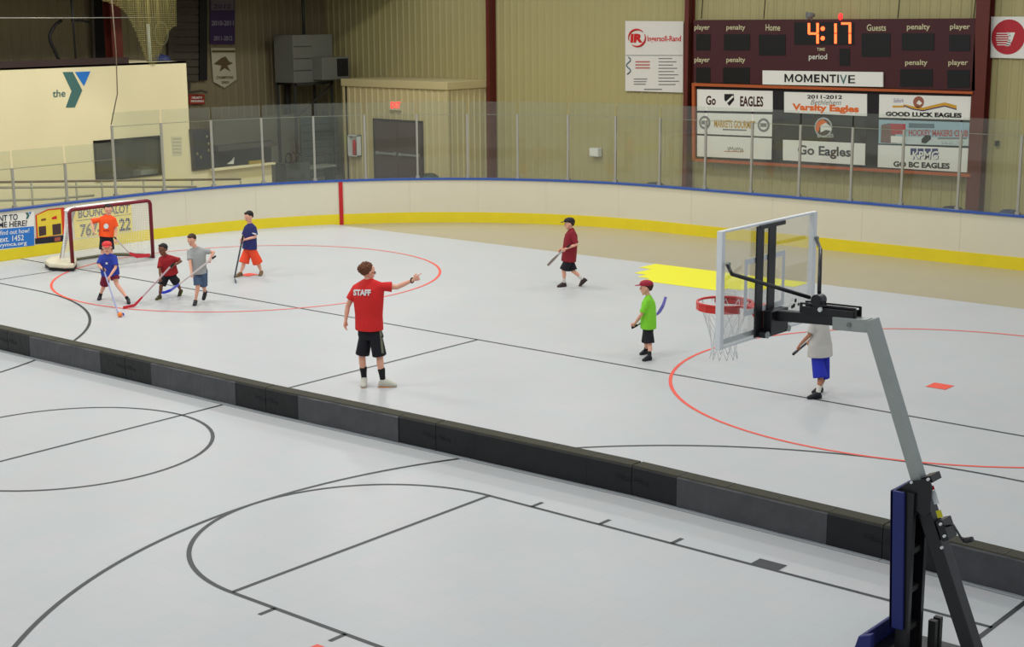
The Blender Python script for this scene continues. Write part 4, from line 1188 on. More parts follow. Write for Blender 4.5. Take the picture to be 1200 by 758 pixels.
# padded post: blue pad wraps three sides, ladder inside
x0 = PY(1046.5, 650, HY - .17).x; x1 = PY(1063, 650, HY - .17).x
y0_, y1_ = HY - .17, HY + .17
pz0 = PY(1046, 736, y0_).z; pz1 = PY(1047, 575, y0_).z; pz2 = PY(1063, 574, y0_).z
mb = MB(); w_ = .03
mb.box((x0, y0_, pz0), (x0 + w_, y1_, pz1)); mb.box((x0, y0_, pz0), (x1, y0_ + w_, pz1)); mb.box((x0, y1_ - w_, pz0), (x1, y1_, pz1))
bp_ = mb.build('blue_pad', M_BLUE, hp, bevel=.008)
for v_ in bp_.data.vertices: v_.co.x -= .045 * (v_.co.z - .3) / 1.2
mb = MB(); mb.box((x0 + w_ + .002, y0_ + w_ + .002, .15), (x1 + .02, y0_ + w_ + .05, pz1 + .0)); mb.box((x0 + w_ + .002, y1_ - w_ - .05, .15), (x1 + .02, y1_ - w_ - .002, pz1))
mb.build('post_channel', M_BLACK, hp)
z = .45
while z < pz1 - .1:
    MB().box((x1 - .06, y0_ + w_ + .05, z), (x1 - .01, y1_ - w_ - .05, z + .045)).build('post_rung', M_DGREY, hp); z += .32
for yy in (HY - .11, HY + .1):
    MB().prism([PY(x, y, yy) for x, y in ((1047.5, 576), (1067, 563.5), (1088, 561), (1092, 570), (1090, 600), (1083, 606), (1064, 590), (1050, 588))], (0, .012, 0)).build('head_plate', M_BLACK, hp)
# base
bx0 = -.42
mb = MB(); mb.box((bx0 + .06, HY - .38, .1), (1.55, HY + .38, .26)); mb.build('base_box', M_BLACK, hp, bevel=.02)
mb = MB()
mb.prism([V((bx0 - .02, HY - .4, .06)), V((bx0 + .1, HY - .4, .46)), V((bx0 + .2, HY - .4, .5)), V((bx0 + .2, HY - .4, .06))], (0, .06, 0))
mb.prism([V((bx0 - .02, HY + .34, .06)), V((bx0 + .1, HY + .34, .46)), V((bx0 + .2, HY + .34, .5)), V((bx0 + .2, HY + .34, .06))], (0, .06, 0))
mb.prism([V((bx0 - .03, HY - .4, .06)), V((bx0 + .09, HY - .4, .46)), V((bx0 + .12, HY - .4, .46)), V((bx0, HY - .4, .06))], (0, .8, 0))
mb.build('blue_base_pad', M_BLUE, hp, bevel=.01)
for (xx, yy) in ((bx0 + .35, HY - .3), (bx0 + .35, HY + .3), (1.4, HY - .3), (1.4, HY + .3)):
    MB().disc((xx, yy - .025, .062), (0, 1, 0), .06, .05, 16).build('wheel', M_DARK, hp)
mb = MB()
for yy in (HY + .15, HY + .24): mb.box((x1 + .06, yy, .26), (x1 + .12, yy + .05, .5))
mb.build('lock_lever', M_DGREY, hp)

# ================================================================== PEOPLE
UP = V((0, 0, 1))
_ico = None


def ico():
    global _ico
    if _ico is None:
        b = bmesh.new(); bmesh.ops.create_icosphere(b, subdivisions=2, radius=1); _ico = [v.co.copy() for v in b.verts]; b.free()
    return _ico


class Vol:
    """union of convex lumps, fused to one skin by a voxel remesh"""
    def __init__(s): s.bm = bmesh.new()

    def hull(s, *items):
        pts = []
        for it in items:
            c = V(it[0])
            if len(it) == 2:
                pts += [c + p * it[1] for p in ico()]
            elif len(it) == 4:  # ellipsoid with three axis vectors
                pts += [c + it[1] * p.x + it[2] * p.y + it[3] * p.z for p in ico()]
            elif len(it) == 3:  # flat ring
                pts += [c + it[1] * math.cos(k * PI / 10) + it[2] * math.sin(k * PI / 10) for k in range(20)]
        b = bmesh.new(); vs = [b.verts.new(p) for p in pts]
        bmesh.ops.convex_hull(b, input=vs)
        bmesh.ops.delete(b, geom=[v for v in b.verts if not v.link_faces], context='VERTS')
        me = bpy.data.meshes.new('h'); b.to_mesh(me); b.free(); s.bm.from_mesh(me); bpy.data.meshes.remove(me)
        return s

    def cap(s, *nodes):
        for a, b in zip(nodes, nodes[1:]): s.hull(a, b)
        return s

    def build(s, name, m, parent, voxel=.008, smooth=2):
        me = bpy.data.meshes.new(name); s.bm.to_mesh(me); s.bm.free()
        o = bpy.data.objects.new('tmp', me); COL.objects.link(o)
        r = o.modifiers.new('r', 'REMESH'); r.mode = 'VOXEL'; r.voxel_size = voxel; r.use_smooth_shade = True
        if smooth: sm = o.modifiers.new('s', 'SMOOTH'); sm.factor = .5; sm.iterations = smooth
        me2 = bpy.data.meshes.new_from_object(o.evaluated_get(bpy.context.evaluated_depsgraph_get()))
        bpy.data.objects.remove(o); bpy.data.meshes.remove(me)
        me2.name = name
        for p in me2.polygons: p.use_smooth = True
        return link(name, me2, m, parent)


def perp(a, n): return (a - n * a.dot(n)).normalized()


def ringv(c, axis, side, a, b):
    axis = axis.normalized(); x = perp(side, axis); y = axis.cross(x)
    return (c, x * a, y * b)


def do_hand(vol, w, d, t, n, curls, k=1.0, thumb=.5):
    d = d.normalized(); t = perp(t, d); n = perp(perp(n, d), t)
    kn = [w + d * .085 * k + t * o * k for o in (.031, .011, -.011, -.031)]
    vol.hull((w, .022 * k), *[(q - d * .006 * k, .0125 * k) for q in kn], (w + d * .03 * k + t * .02 * k, .016 * k))
    for q, L, cu, sp in zip(kn, (.066, .075, .07, .055), curls, (.12, .03, -.05, -.14)):
        a = 0; p = q; dd = (d + t * sp).normalized()
        for seg_, fr_ in enumerate((.45, .3, .25)):
            a += cu * (1, 1.05, .7)[seg_]
            v = dd * math.cos(a) + n * math.sin(a); p2 = p + v * L * fr_ * k
            vol.hull((p, (.0098 - .001 * seg_) * k), (p2, (.0088 - .001 * seg_) * k)); p = p2
    p = w + d * .028 * k + t * .026 * k; v = (d * .6 + t * .75 + n * .25 * thumb).normalized()
    p2 = p + v * .036 * k; v2 = (d * .9 + t * (.35 - .6 * thumb) + n * .7 * thumb).normalized(); p3 = p2 + v2 * .03 * k
    vol.hull((p, .013 * k), (p2, .011 * k)); vol.hull((p2, .011 * k), (p3, .009 * k))


def decal(target, P, polys, m, parent, name, vh):
    """thin printed shapes laid on the cloth; polys: list of pixel polygons; P(px,py) gives a point before the cloth"""
    from mathutils.bvhtree import BVHTree
    wl = wloc(target)
    bv = BVHTree.FromPolygons([v.co + wl for v in target.data.vertices], [tuple(p.vertices) for p in target.data.polygons])
    mb = MB(); cnt = 0
    for poly in polys:
        vs = []
        for (x, y) in poly:
            o = P(x, y); dr = (o - CAM).normalized(); hit = bv.ray_cast(o, dr)
            vs.append(None if hit[0] is None else hit[0] - dr * .011)
        if all(v is not None for v in vs):
            try: mb.bm.faces.new([mb.bm.verts.new(v) for v in vs]); cnt += 1
            except ValueError: pass
    if cnt: return mb.build(name, m, parent)
    mb.bm.free()


def text_polys(s, x0, y0, x1, y1, dy=0, bold=.03):
    vs, fs, a, b, c, d = text_mesh(s, bold)
    out = []
    for f in fs:
        out.append([(x0 + (vs[i][0] - a) / (b - a) * (x1 - x0), y1 + (vs[i][0] - a) / (b - a) * dy + (vs[i][1] - c) / (d - c) * (y0 - y1)) for i in f])
    return out


def person(label, S, skin, feet, knees, hips, neck, sh, elb, wr, head, H, hf, shirt, hem, shorts, shorts_t, shoe, sole,
           hair=None, hairkind='short', cap=None, sleeve=(.75, .75), hands=None, socks=None, sock_h=.1, leg_r=.075, voxel=.0065, shbot=None, hu=(0, 0, 1),
           hidden_feet=False, chest_b=.135, slv_r=.06, shorts_top=None, shoe_len=.27):
    # ground reference
    g = [PZ(f[1][0], f[1][1], 0) for f in feet if f[0] == 'g']
    B = sum(g, V((0, 0, 0))) / len(g)
    vh = (B - CAM); vh.z = 0; vh.normalize(); rt = V((vh.y, -vh.x, 0))

    def J(px, py, d=0):
        r = ray(px, py); q = B + vh * d
        return CAM + r * ((q - CAM).dot(vh) / r.dot(vh))

    def vec(c): return (rt * c[0] + vh * c[1] + UP * (c[2] if len(c) > 2 else 0)).normalized()
    t = thing('person', label, 'person', (B.x, B.y, 0))
    sR, sL = J(*sh[0]), J(*sh[1]); side = (sR - sL); side.z = 0; side.normalize(); fw = UP.cross(side)
    nk = J(*neck); hp_ = J(*hips); hc = J(*hem[:3]); hw = hem[3] if len(hem) > 3 else .17 * S
    hj = [hp_ + side * .085 * S, hp_ - side * .085 * S]
    ank = []; toe = []
    for f in feet:
        if f[0] == 'g':
            a_ = PZ(*f[1], 0); b_ = PZ(*f[2], 0); ank.append(a_ + UP * .085 * S); toe.append(b_ + UP * .02)
        else: ank.append(J(*f[1])); toe.append(J(*f[2]))
    kn = []
    for i, k in enumerate(knees):
        dd = k[2] if len(k) > 2 else .5 * (ank[i] - B).dot(vh)
        kn.append(J(k[0], k[1], dd))
    hd = J(*head); f_ = vec(hf); u_ = perp(vec(hu), f_) if True else UP; s_ = f_.cross(u_)
    # ---- body
    vol = Vol()
    vol.hull((nk + UP * .02, .052 * S), (hd - u_ * .22 * H, .05 * S))
    vol.hull((sR - UP * .0, .05 * S), (sL, .05 * S), (nk, .055 * S)); mid = nk.lerp(hp_, .45)
    vol.hull((sR - UP * .04, .045 * S), (sL - UP * .04, .045 * S), (mid, side * .14 * S, fw * .09 * S, UP * .09 * S))
    vol.hull((mid, side * .13 * S, fw * .085 * S, UP * .09 * S), (hp_, side * .125 * S, fw * .085 * S, UP * .07 * S))
    for i in (0, 1):
        shp = (sR, sL)[i]; e = J(*elb[i]); w = J(*wr[i])
        vol.cap((shp, .047 * S), (shp.lerp(e, .4), .044 * S), (e, .036 * S)); vol.cap((e, .036 * S), (e.lerp(w, .35), .036 * S), (w, .0245 * S))
        hs = (hands or [None, None])[i]; dd = (w - e).normalized()
        if hs is None: hs = dict()
        d_ = vec(hs['d']) if 'd' in hs else dd
        tv = vec(hs['t']) if 't' in hs else (fw * .9 + UP * .1)
        nv = vec(hs['n']) if 'n' in hs else (side * (-1 if i == 0 else 1))
        do_hand(vol, w, d_, tv, nv, hs.get('c', (.3, .35, .4, .45)), max(.75, S) * 1.0, hs.get('th', .4))
        vol.cap((hj[i], .082 * S), (hj[i].lerp(kn[i], .4), .076 * S), (kn[i], .052 * S)); ca = kn[i].lerp(ank[i], .3)
        vol.cap((kn[i], .05 * S), (ca - fw * .012 * S, .052 * S), (kn[i].lerp(ank[i], .75), .034 * S), (ank[i], .034 * S))
        # foot inside the shoe
        td = (toe[i] - ank[i]).normalized(); vol.hull((ank[i], .033 * S), (ank[i].lerp(toe[i], .25), .022 * S))
    # head
    cc = hd + u_ * .1 * H - f_ * .03 * H
    vol.hull((cc, s_ * .345 * H, f_ * .40 * H, u_ * .38 * H))
    vol.hull((hd - u_ * .1 * H + f_ * .05 * H, s_ * .29 * H, f_ * .27 * H, u_ * .22 * H), (hd - u_ * .4 * H + f_ * .19 * H, s_ * .13 * H, f_ * .09 * H, u_ * .08 * H))
    vol.hull((hd + u_ * .05 * H + f_ * .35 * H, .03 * H), (hd - u_ * .09 * H + f_ * .405 * H, .042 * H), (hd - u_ * .1 * H + f_ * .34 * H, .05 * H))
    for sg in (-1, 1): vol.hull((hd + s_ * sg * .355 * H - u_ * .0 * H - f_ * .02 * H, s_ * .03 * H, f_ * .07 * H, u_ * .11 * H))
    body = vol.build('body', skin, t, voxel)
    for sg in (-1, 1):
        e_ = MB(); e_.ball(hd + f_ * .335 * H + s_ * sg * .13 * H + u_ * .02 * H, .028 * H, 1); e_.build('eye', M_EYE, t)
    l_ = Vol(); l_.hull((hd - u_ * .22 * H + f_ * .335 * H, s_ * .09 * H, f_ * .03 * H, u_ * .025 * H)); l_.build('mouth', M_LIP, t, .004, 0)
    # hair
    if hair:
        v = Vol()
        if hairkind == 'curly':
            v.hull((cc + u_ * .09 * H - f_ * .12 * H, s_ * .40 * H, f_ * .40 * H, u_ * .39 * H))
            rnd = random.Random(3)
            for k in range(70):
                a = rnd.uniform(0, 2 * PI); b = rnd.uniform(-.35, 1.3)
                q = cc + u_ * .07 * H - f_ * .12 * H + (s_ * math.cos(a) * math.cos(b) * .38 + f_ * math.sin(a) * math.cos(b) * .40 + u_ * math.sin(b) * .38) * H
                if (q - hd).dot(f_) > .24 * H and (q - hd).dot(u_) < .36 * H: continue
                v.hull((q, rnd.uniform(.04, .075) * H))
        else:
            v.hull((cc + u_ * .07 * H - f_ * .08 * H, s_ * .375 * H, f_ * .40 * H, u_ * .36 * H))
            v.hull((cc + u_ * .28 * H + f_ * .16 * H, s_ * .24 * H, f_ * .18 * H, u_ * .1 * H), (cc + u_ * .25 * H - f_ * .1 * H, s_ * .3 * H, f_ * .2 * H, u_ * .13 * H))
            v.hull((cc - u_ * .15 * H - f_ * .2 * H, s_ * .28 * H, f_ * .2 * H, u_ * .16 * H))
        v.build('hair', hair, t, .006, 1)
    if cap:
        v = Vol(); c0_ = cc + u_ * .08 * H
        rows_ = []
        v.hull(*[(c0_ + u_ * h_ * H, s_ * .385 * H * r_, f_ * .455 * H * r_) for h_, r_ in ((0, 1), (.1, 1), (.2, .92), (.29, .7), (.34, .4))])
        cp = v.build('cap', cap, t, .006, 1)
        v = Vol(); bc = c0_ + f_ * .38 * H + u_ * .03 * H
        v.hull((bc, s_ * .3 * H, f_ * .1 * H, u_ * .014 * H), (bc + f_ * .3 * H - u_ * .03 * H, s_ * .2 * H, f_ * .12 * H, u_ * .012 * H))
        v.build('cap_brim', cap if not isinstance(cap, tuple) else cap[1], cp, .005, 0)
        MB().ball(c0_ + u_ * .35 * H, .03 * H, 1).build('cap_button', cap, cp)
    # shirt
    v = Vol(); ax = (nk - hc).normalized()
    half = (sR - sL).length / 2
    ch = nk.lerp(hc, .32); wa_ = nk.lerp(hc, .68)
    R0 = ringv(nk.lerp(hc, .15), ax, side, half + .02 * S, chest_b * S * .88)
    R1 = ringv(ch, ax, side, half + .035 * S, chest_b * S); R2 = ringv(wa_, ax, side, max(hw * 1.0, .13 * S), chest_b * S * 1.05); R3 = ringv(hc, ax, side, hw, max(chest_b * 1.08 * S, hw * .8))
    v.hull((nk + UP * .012 * S, .062 * S), (sR + UP * .004, .058 * S), (sL + UP * .004, .058 * S), R0); v.hull(R0, (sR, .055 * S), (sL, .055 * S), R1); v.hull(R1, R2); v.hull(R2, R3)
    for i in (0, 1):
        shp = (sR, sL)[i]; e = J(*elb[i]); w = J(*wr[i]); T_ = sleeve[i]
        en = shp.lerp(e, T_); v.hull((shp, .06 * S), ringv(en, (e - shp), side if abs((e - shp).normalized().dot(side)) < .8 else UP, slv_r * S, slv_r * S))
    sh_o = v.build('shirt', shirt, t, .0085, 2)
    # shorts
    v = Vol(); top = J(*shorts_top) if shorts_top else hc + ax * .05 * S
    ra = ringv(top, UP, side, hw * .85, .1 * S); rb_ = ringv(hp_ - UP * .03 * S, UP, side, max(.155 * S, hw * .95), .125 * S)
    v.hull(ra, rb_)
    lt = [ringv(q - UP * .075 * S, UP, side, .085 * S, .115 * S) for q in hj]
    v.hull(rb_, lt[0], lt[1])
    for i in (0, 1):
        en = hj[i].lerp(kn[i], shorts_t[i]) if shorts_t[i] <= 1 else kn[i].lerp(ank[i], shorts_t[i] - 1)
        v.hull((hj[i], .09 * S), ringv(hj[i] - UP * .05 * S, UP, side, .09 * S, .11 * S), ringv(en, (hj[i] - en) if (hj[i] - en).length > .01 else UP, side, leg_r * S, leg_r * 1.1 * S))
    so_ = v.build('shorts', shorts, t, .0085, 2)
    # socks and shoes
    for i in (0, 1):
        if socks:
            v = Vol(); d_ = (kn[i] - ank[i]).normalized(); v.cap((ank[i] - d_ * .01, .038 * S), (ank[i] + d_ * sock_h * .6, .046 * S), (ank[i] + d_ * sock_h, (.045 + .06 * sock_h) * S)); v.build('sock', socks, t, .0075, 1)
        sd__ = toe[i] - ank[i]
        if feet[i][0] == 'g':
            fd = sd__.copy(); fd.z = 0; fd.normalize(); nu = UP.copy()
        else:
            fd = sd__.normalized(); kd = (kn[i] - ank[i]).normalized(); nu = perp(kd, fd); fd = (sd__ + nu * .06 * S).normalized(); nu = perp(kd, fd)
        sx = fd.cross(nu); L = shoe_len * S; a0_ = ank[i] - nu * .045 * S
        v = Vol()
        v.hull((ank[i] - nu * .002 * S - fd * .005 * S, .05 * S), (a0_ - fd * .04 * S, sx * .037 * S, fd * .035 * S, nu * .034 * S), (a0_ + fd * .08 * S - nu * .006 * S, sx * .04 * S, fd * .05 * S, nu * .034 * S))
        v.hull((a0_ + fd * .05 * S, sx * .044 * S, fd * .06 * S, nu * .045 * S), (ank[i] + fd * .02 * S, .045 * S), (a0_ + fd * (L - .11 * S) - nu * .012 * S, sx * .048 * S, fd * .045 * S, nu * .032 * S))
        sho = v.build('shoe', shoe, t, .007, 1)
        m_ = MB(); z0 = a0_ - nu * .026 * S
        outl = []
        for k in range(20):
            an = 2 * PI * k / 20; cx_ = math.cos(an); sy_ = math.sin(an)
            outl.append(z0 + fd * ((L / 2 - .075 * S) + cx_ * L * .5) + sx * sy_ * (.04 + .008 * max(0, cx_)) * S)
        m_.prism(outl, nu * -.014 * S); m_.build('sole', sole, sho)
    return t, J, vh, sh_o, so_, vec


def stick(label, J, top, heel, blade, ms, mblade, grip=.18, gm=None, w=.022, bw=1.0):
    A = J(*top) if len(top) == 3 and not isinstance(top, V) else top
    Bp = J(*heel) if not isinstance(heel, V) else heel
    Bl = [J(*b) if not isinstance(b, V) else b for b in blade]
    t = thing('hockey_stick', label, 'hockey stick', Bp)
    MB().bar(A, Bp, w, w * 1.25).build('shaft', ms, t, bevel=.003)
    d = (Bp - A).normalized()
    MB().bar(A - d * .005, A + d * grip, w * 1.2, w * 1.45).build('grip', gm or M_DARK, t, bevel=.003)
    pts = [Bp] + Bl
    mb = MB(); up_ = V((0, 0, 1))
    for k, (a, b) in enumerate(zip(pts, pts[1:])):
        dd = (b - a).normalized(); nn = perp(up_, dd) if abs(dd.z) < .9 else perp(V((1, 0, 0)), dd)
        h0 = (.016 + .010 * min(1, k)) * bw; h1 = (.022 if k == len(pts) - 2 else .026) * bw
        sd = dd.cross(nn) * .006
        mb.prism([a + nn * h0 - sd, b + nn * h1 - sd, b - nn * h1 - sd, a - nn * h0 - sd], sd * 2)
    mb.build('blade', mblade, t)
    return t


S_WH = mat('white_sock', (214, 210, 200), .8)
S_BK = mat('black_sock', (28, 28, 30), .8)
C_RED = mat('bright_red_cotton', (206, 40, 38), .8, bump=.3, bscale=7)
C_MAR = mat('maroon_cotton', (130, 28, 40), .8, bump=.3, bscale=8)
C_GRN = mat('lime_green_cotton', (128, 208, 52), .8, bump=.3, bscale=8)
C_LGR = mat('light_grey_cotton', (190, 186, 178), .8, bump=.3, bscale=8)
C_BLU = mat('royal_blue_cotton', (44, 62, 156), .8, bump=.3, bscale=8)
C_NVY = mat('navy_cotton', (42, 46, 100), .8, bump=.3, bscale=8)
C_HGR = mat('heather_grey_cotton', (158, 160, 158), .8, bump=.3, bscale=8)
C_DRD = mat('dark_red_cotton', (150, 30, 36), .8, bump=.3, bscale=8)
C_ORG = mat('orange_cotton', (238, 84, 32), .8, bump=.3, bscale=8)
C_BLK = mat('black_shorts_cloth', (26, 26, 32), .75, bump=.3, bscale=8)
C_RBL = mat('royal_blue_shorts_cloth', (36, 48, 168), .75, bump=.3, bscale=8)
C_OSH = mat('orange_shorts_cloth', (232, 76, 44), .75, bump=.3, bscale=8)
C_DEN = mat('denim_blue_cloth', (74, 92, 118), .8, bump=.3, bscale=8)
SH_BK = mat('black_shoe', (30, 30, 36), .55)
SH_WH = mat('white_grey_shoe', (196, 194, 180), .55, var=.1)
SH_BR = mat('olive_brown_shoe', (112, 88, 60), .6, var=.2, scale=30)
SO_WH = mat('pale_sole', (206, 200, 188), .6)
SO_BK = mat('dark_sole', (40, 38, 40), .6)
SO_OR = mat('orange_sole', (206, 130, 70), .6)
CAPR = mat('red_cap_cloth', (206, 58, 56), .7)
CAPM = mat('dark_red_cap_cloth', (152, 30, 50), .7)
CAPB = mat('black_cap_cloth', (34, 30, 36), .7)

# staff man
t, J, vh, so, sho, vec = person('man in red STAFF shirt and black shorts pointing to the right', 1.0, SK1,
    feet=[('g', (449, 453.5), (464, 453)), ('g', (427, 451), (425.5, 455.5))],
    knees=[(445, 418, -.05), (424.5, 417, .05)], hips=(434.5, 391, 0), neck=(431, 330.5, 0),
    sh=[(446, 335.5, -.10), (417, 338, .12)], elb=[(465.5, 336.3, -.12), (407.5, 359, .12)], wr=[(484, 328, -.12), (405.2, 374.5, .08)],
    head=(431.5, 319.0, 0), H=.265, hf=(.93, .36, -.05), hair=H_BR, hairkind='curly', shirt=C_RED, hem=(432.8, 386, 0, .215), chest_b=.14,
    shorts=C_BLK, shorts_t=(.95, .95), shoe=SH_WH, sole=SO_OR, socks=S_BK, sock_h=.17, sleeve=(.68, .62), leg_r=.1, slv_r=.075,
    hands=[dict(c=(.02, 1.3, 1.4, 1.4), t=(0, 0, 1), n=(0, 1, 0)), dict(c=(.25, .3, .35, .4), t=(.3, .6, .1))])
decal(so, lambda x, y: J(x, y, -.6), text_polys('STAFF', 414, 339, 434.5, 346.3, dy=.2, bold=.05), M_WPLAS, t, 'staff_lettering', vh)
gp = mat('olive_grey_trim_cloth', (112, 112, 92), .75)
decal(sho, lambda x, y: J(x, y, -.6), [[(x0, y0), (x1, y0), (x1 + .4, y0 + 3), (x0 + .4, y0 + 3)] for x0, x1, y0 in [(444.5 + k * .28, 447.2 + k * .28, 387 + k * 3) for k in range(9)]], gp, t, 'side_stripe', vh)
w_ = J(483, 328.5, -.12); MB().tube([w_ + V((0, math.cos(a * PI / 8) * .032, math.sin(a * PI / 8) * .036)) for a in range(16)], .009, 6, True).build('wristwatch', M_DARK, t)
hd = J(431.5, 319.5, 0); f_ = vec((.93, .36, -.05)); s_ = f_.cross(UP)
mb = MB()
for sg in (-1, 1): mb.tube([hd + f_ * .092 + s_ * sg * .033 + UP * .006 + s_ * math.cos(a * PI / 8) * .024 + UP * math.sin(a * PI / 8) * .018 for a in range(16)], .0025, 5, True); mb.tube([hd + f_ * .09 + s_ * sg * .06 + UP * .008, hd + s_ * sg * .088 + UP * .008], .0025, 5)
mb.tube([hd + f_ * .1 + s_ * .01 + UP * .008, hd + f_ * .1 - s_ * .01 + UP * .008], .0025, 5)
mb.build('glasses', M_DARK, t)

# maroon shirt, black cap
t, J, vh, so, sho, vec = person('boy in maroon shirt and black cap walking left by the far boards', .78, SK1,
    feet=[('a', (683.5, 327.5, .05), (678.5, 335.5, .05)), ('g', (661, 335.8), (652.5, 336.8))],
    knees=[(671.5, 317.5, .05), (660.5, 317, -.06)], hips=(666.5, 301, 0), neck=(670, 269.5, 0),
    sh=[(669, 272.5, .13), (670.5, 273, -.13)], elb=[(667, 285, .18), (675.5, 286.5, -.2)], wr=[(657.5, 292, .12), (663, 291.5, -.22)],
    head=(667, 262.3, 0), H=.235, hf=(-.98, -.15, -.05), cap=CAPB, hair=H_DB, shirt=C_MAR, hem=(666.3, 306, 0, .165), chest_b=.175, shorts=C_BLK, shorts_t=(.95, .95),
    shoe=mat('brown_black_shoe', (60, 46, 44), .6), sole=SO_BK, socks=S_WH, sock_h=.09, sleeve=(.95, .9), leg_r=.105, slv_r=.07,
    hands=[dict(c=(1.1, 1.2, 1.2, 1.2), t=(-.5, 0, -.6), n=(0, -1, 0)), dict(c=(1.1, 1.2, 1.2, 1.2), t=(-.5, 0, -.6), n=(0, 1, 0))])
stick('grey hockey stick carried low by the boy in maroon', J, (668, 287, -.25), (654, 298.5, -.12), [(648.5, 304, -.1), (641.8, 311, -.08)], mat('silver_shaft', (160, 160, 160), .4), mat('taupe_blade', (130, 116, 104), .6), .1)
decal(so, lambda x, y: J(x, y, -.6), [[(660.6, 278), (662.3, 278), (662.3, 284), (660.6, 284)], [(660.8, 274), (663, 274), (663, 275.6), (660.8, 275.6)]], mat('faded_print', (196, 150, 150), .7), t, 'shirt_print', vh)

# green shirt
t, J, vh, so, sho, vec = person('boy in lime green shirt and dark red cap facing left', .70, SK1,
    feet=[('g', (757, 414.5), (748.5, 416.5)), ('g', (761, 422), (754, 423.3))],
    knees=[(757.3, 403), (761.3, 404)], hips=(759.5, 384, 0), neck=(760, 348, 0),
    sh=[(759, 352, .12), (759.5, 352.5, -.12)], elb=[(752, 369, .14), (751.5, 368.5, -.14)], wr=[(744.5, 379, .03), (744.5, 378, -.05)],
    head=(757, 337.3, 0), H=.235, hf=(-.99, -.1, -.02), cap=CAPM, hair=H_DB, shirt=C_GRN, hem=(759.8, 384.5, 0, .155), chest_b=.165, shorts=C_BLK, shorts_t=(.9, .9),
    shoe=SH_BK, sole=SO_BK, socks=S_BK, sock_h=.06, sleeve=(.85, .85), leg_r=.105, slv_r=.075,
    hands=[dict(c=(1.1, 1.2, 1.2, 1.2), t=(-.7, 0, -.5), n=(0, -1, 0)), dict(c=(1.1, 1.2, 1.2, 1.2), t=(-.7, 0, -.5), n=(0, 1, 0))])
stick('hockey stick with lilac blade held behind the boy in lime green', J, (740.8, 384, -.02), (769.5, 368.5, .42), [(773, 365, .44), (777, 358, .44), (780.3, 347.7, .46)], M_GALV, mat('lilac_blade', (112, 106, 186), .5), .12)

# grey shirt and blue shorts behind the hoop
t, J, vh, so, sho, vec = person('boy in light grey shirt and royal blue shorts behind the basketball arm', .78, SK3,
    feet=[('g', (961, 459.5), (954, 461)), ('g', (958.5, 467), (946, 467.5))],
    knees=[(964, 441), (961.5, 441)], hips=(961.5, 414, 0), neck=(961.5, 373, 0),
    sh=[(966.5, 377.5, .06), (953, 379, -.08)], elb=[(968, 393, .25), (948.5, 392.5, -.12)], wr=[(952, 400, .3), (937.5, 404, .0)],
    head=(960, 362, 0), H=.235, hf=(-.8, .5, -.05), hair=H_BK, shirt=C_LGR, hem=(961, 417, 0, .19), chest_b=.15, shorts=C_RBL, shorts_t=(1.05, 1.05),
    shoe=SH_BK, sole=SO_BK, socks=S_WH, sock_h=.1, sleeve=(.85, .85), leg_r=.125, slv_r=.08,
    hands=[dict(c=(1.1, 1.2, 1.2, 1.2), t=(-.5, 0, -.7), n=(0, -1, 0)), dict(c=(1.1, 1.2, 1.2, 1.2), t=(-.5, 0, -.7), n=(0, 1, 0))])
stick('dark butt end of a hockey stick held by the boy in grey and blue', J, (929.5, 415, -.06), (957, 392, .75), [(960, 390, .85)], M_DARK, M_DARK, .14)

# blue shirt, red cap, in front
tB, JB, vh, so, sho, vec = person('boy in royal blue shirt and red cap reaching for the orange ball', .74, SK1,
    feet=[('g', (117.5, 350.5), (114.5, 353)), ('g', (150.5, 355), (151.5, 358))],
    knees=[(122.5, 333), (137, 333.5, -.1)], hips=(128.5, 318, 0), neck=(126.5, 299, -.05),
    sh=[(118.7, 301.5, -.03), (134.5, 301.5, -.05)], elb=[(115.8, 311, -.1), (135.6, 313.5, -.14)], wr=[(120.3, 315, -.26), (128.5, 324, -.28)],
    head=(125.5, 290.5, -.1), H=.24, hf=(-.08, -.98, .0), hu=(0, -.1, 1), cap=CAPR, hair=H_BR, shirt=C_BLU, hem=(129.5, 322, 0, .17), shorts=mat('maroon_shorts_cloth', (116, 24, 52), .8),
    shorts_t=(1.0, .6), shoe=SH_BK, sole=SO_BK, socks=S_BK, sock_h=.05, sleeve=(.8, .8), leg_r=.12, slv_r=.075,
    hands=[dict(c=(1.1, 1.2, 1.2, 1.2), t=(.3, 0, -.9), n=(0, 1, 0)), dict(c=(1.1, 1.2, 1.2, 1.2), t=(.3, 0, -.9), n=(0, 1, 0))])
ball = PZ(140.8, 371.5, 0) + V((0, 0, .045))
decal(so, lambda x, y: JB(x, y, -.8), [[(123.5, 307.5), (126, 307.2), (126.2, 309.6), (124, 310)]], M_WPLAS, tB, 'shirt_mark', vh)
tp = JB(120.8, 314, -.3)
hl = PZ(138.3, 366.5, .03)
stick('hockey stick with blue blade held by the boy in the red cap', JB, tp, hl, [hl + (ball - hl) * .3, hl + (ball - hl).normalized() * .12 + V((.12, .02, 0))], mat('grey_blue_shaft', (140, 146, 180), .4), mat('blue_blade', (52, 72, 190), .5), .12)
tag(MB().ball(ball, .045, 3).build('ball', mat('orange_ball', (240, 134, 60), .5)), 'orange ball on the floor at the blue stick blade', 'ball')

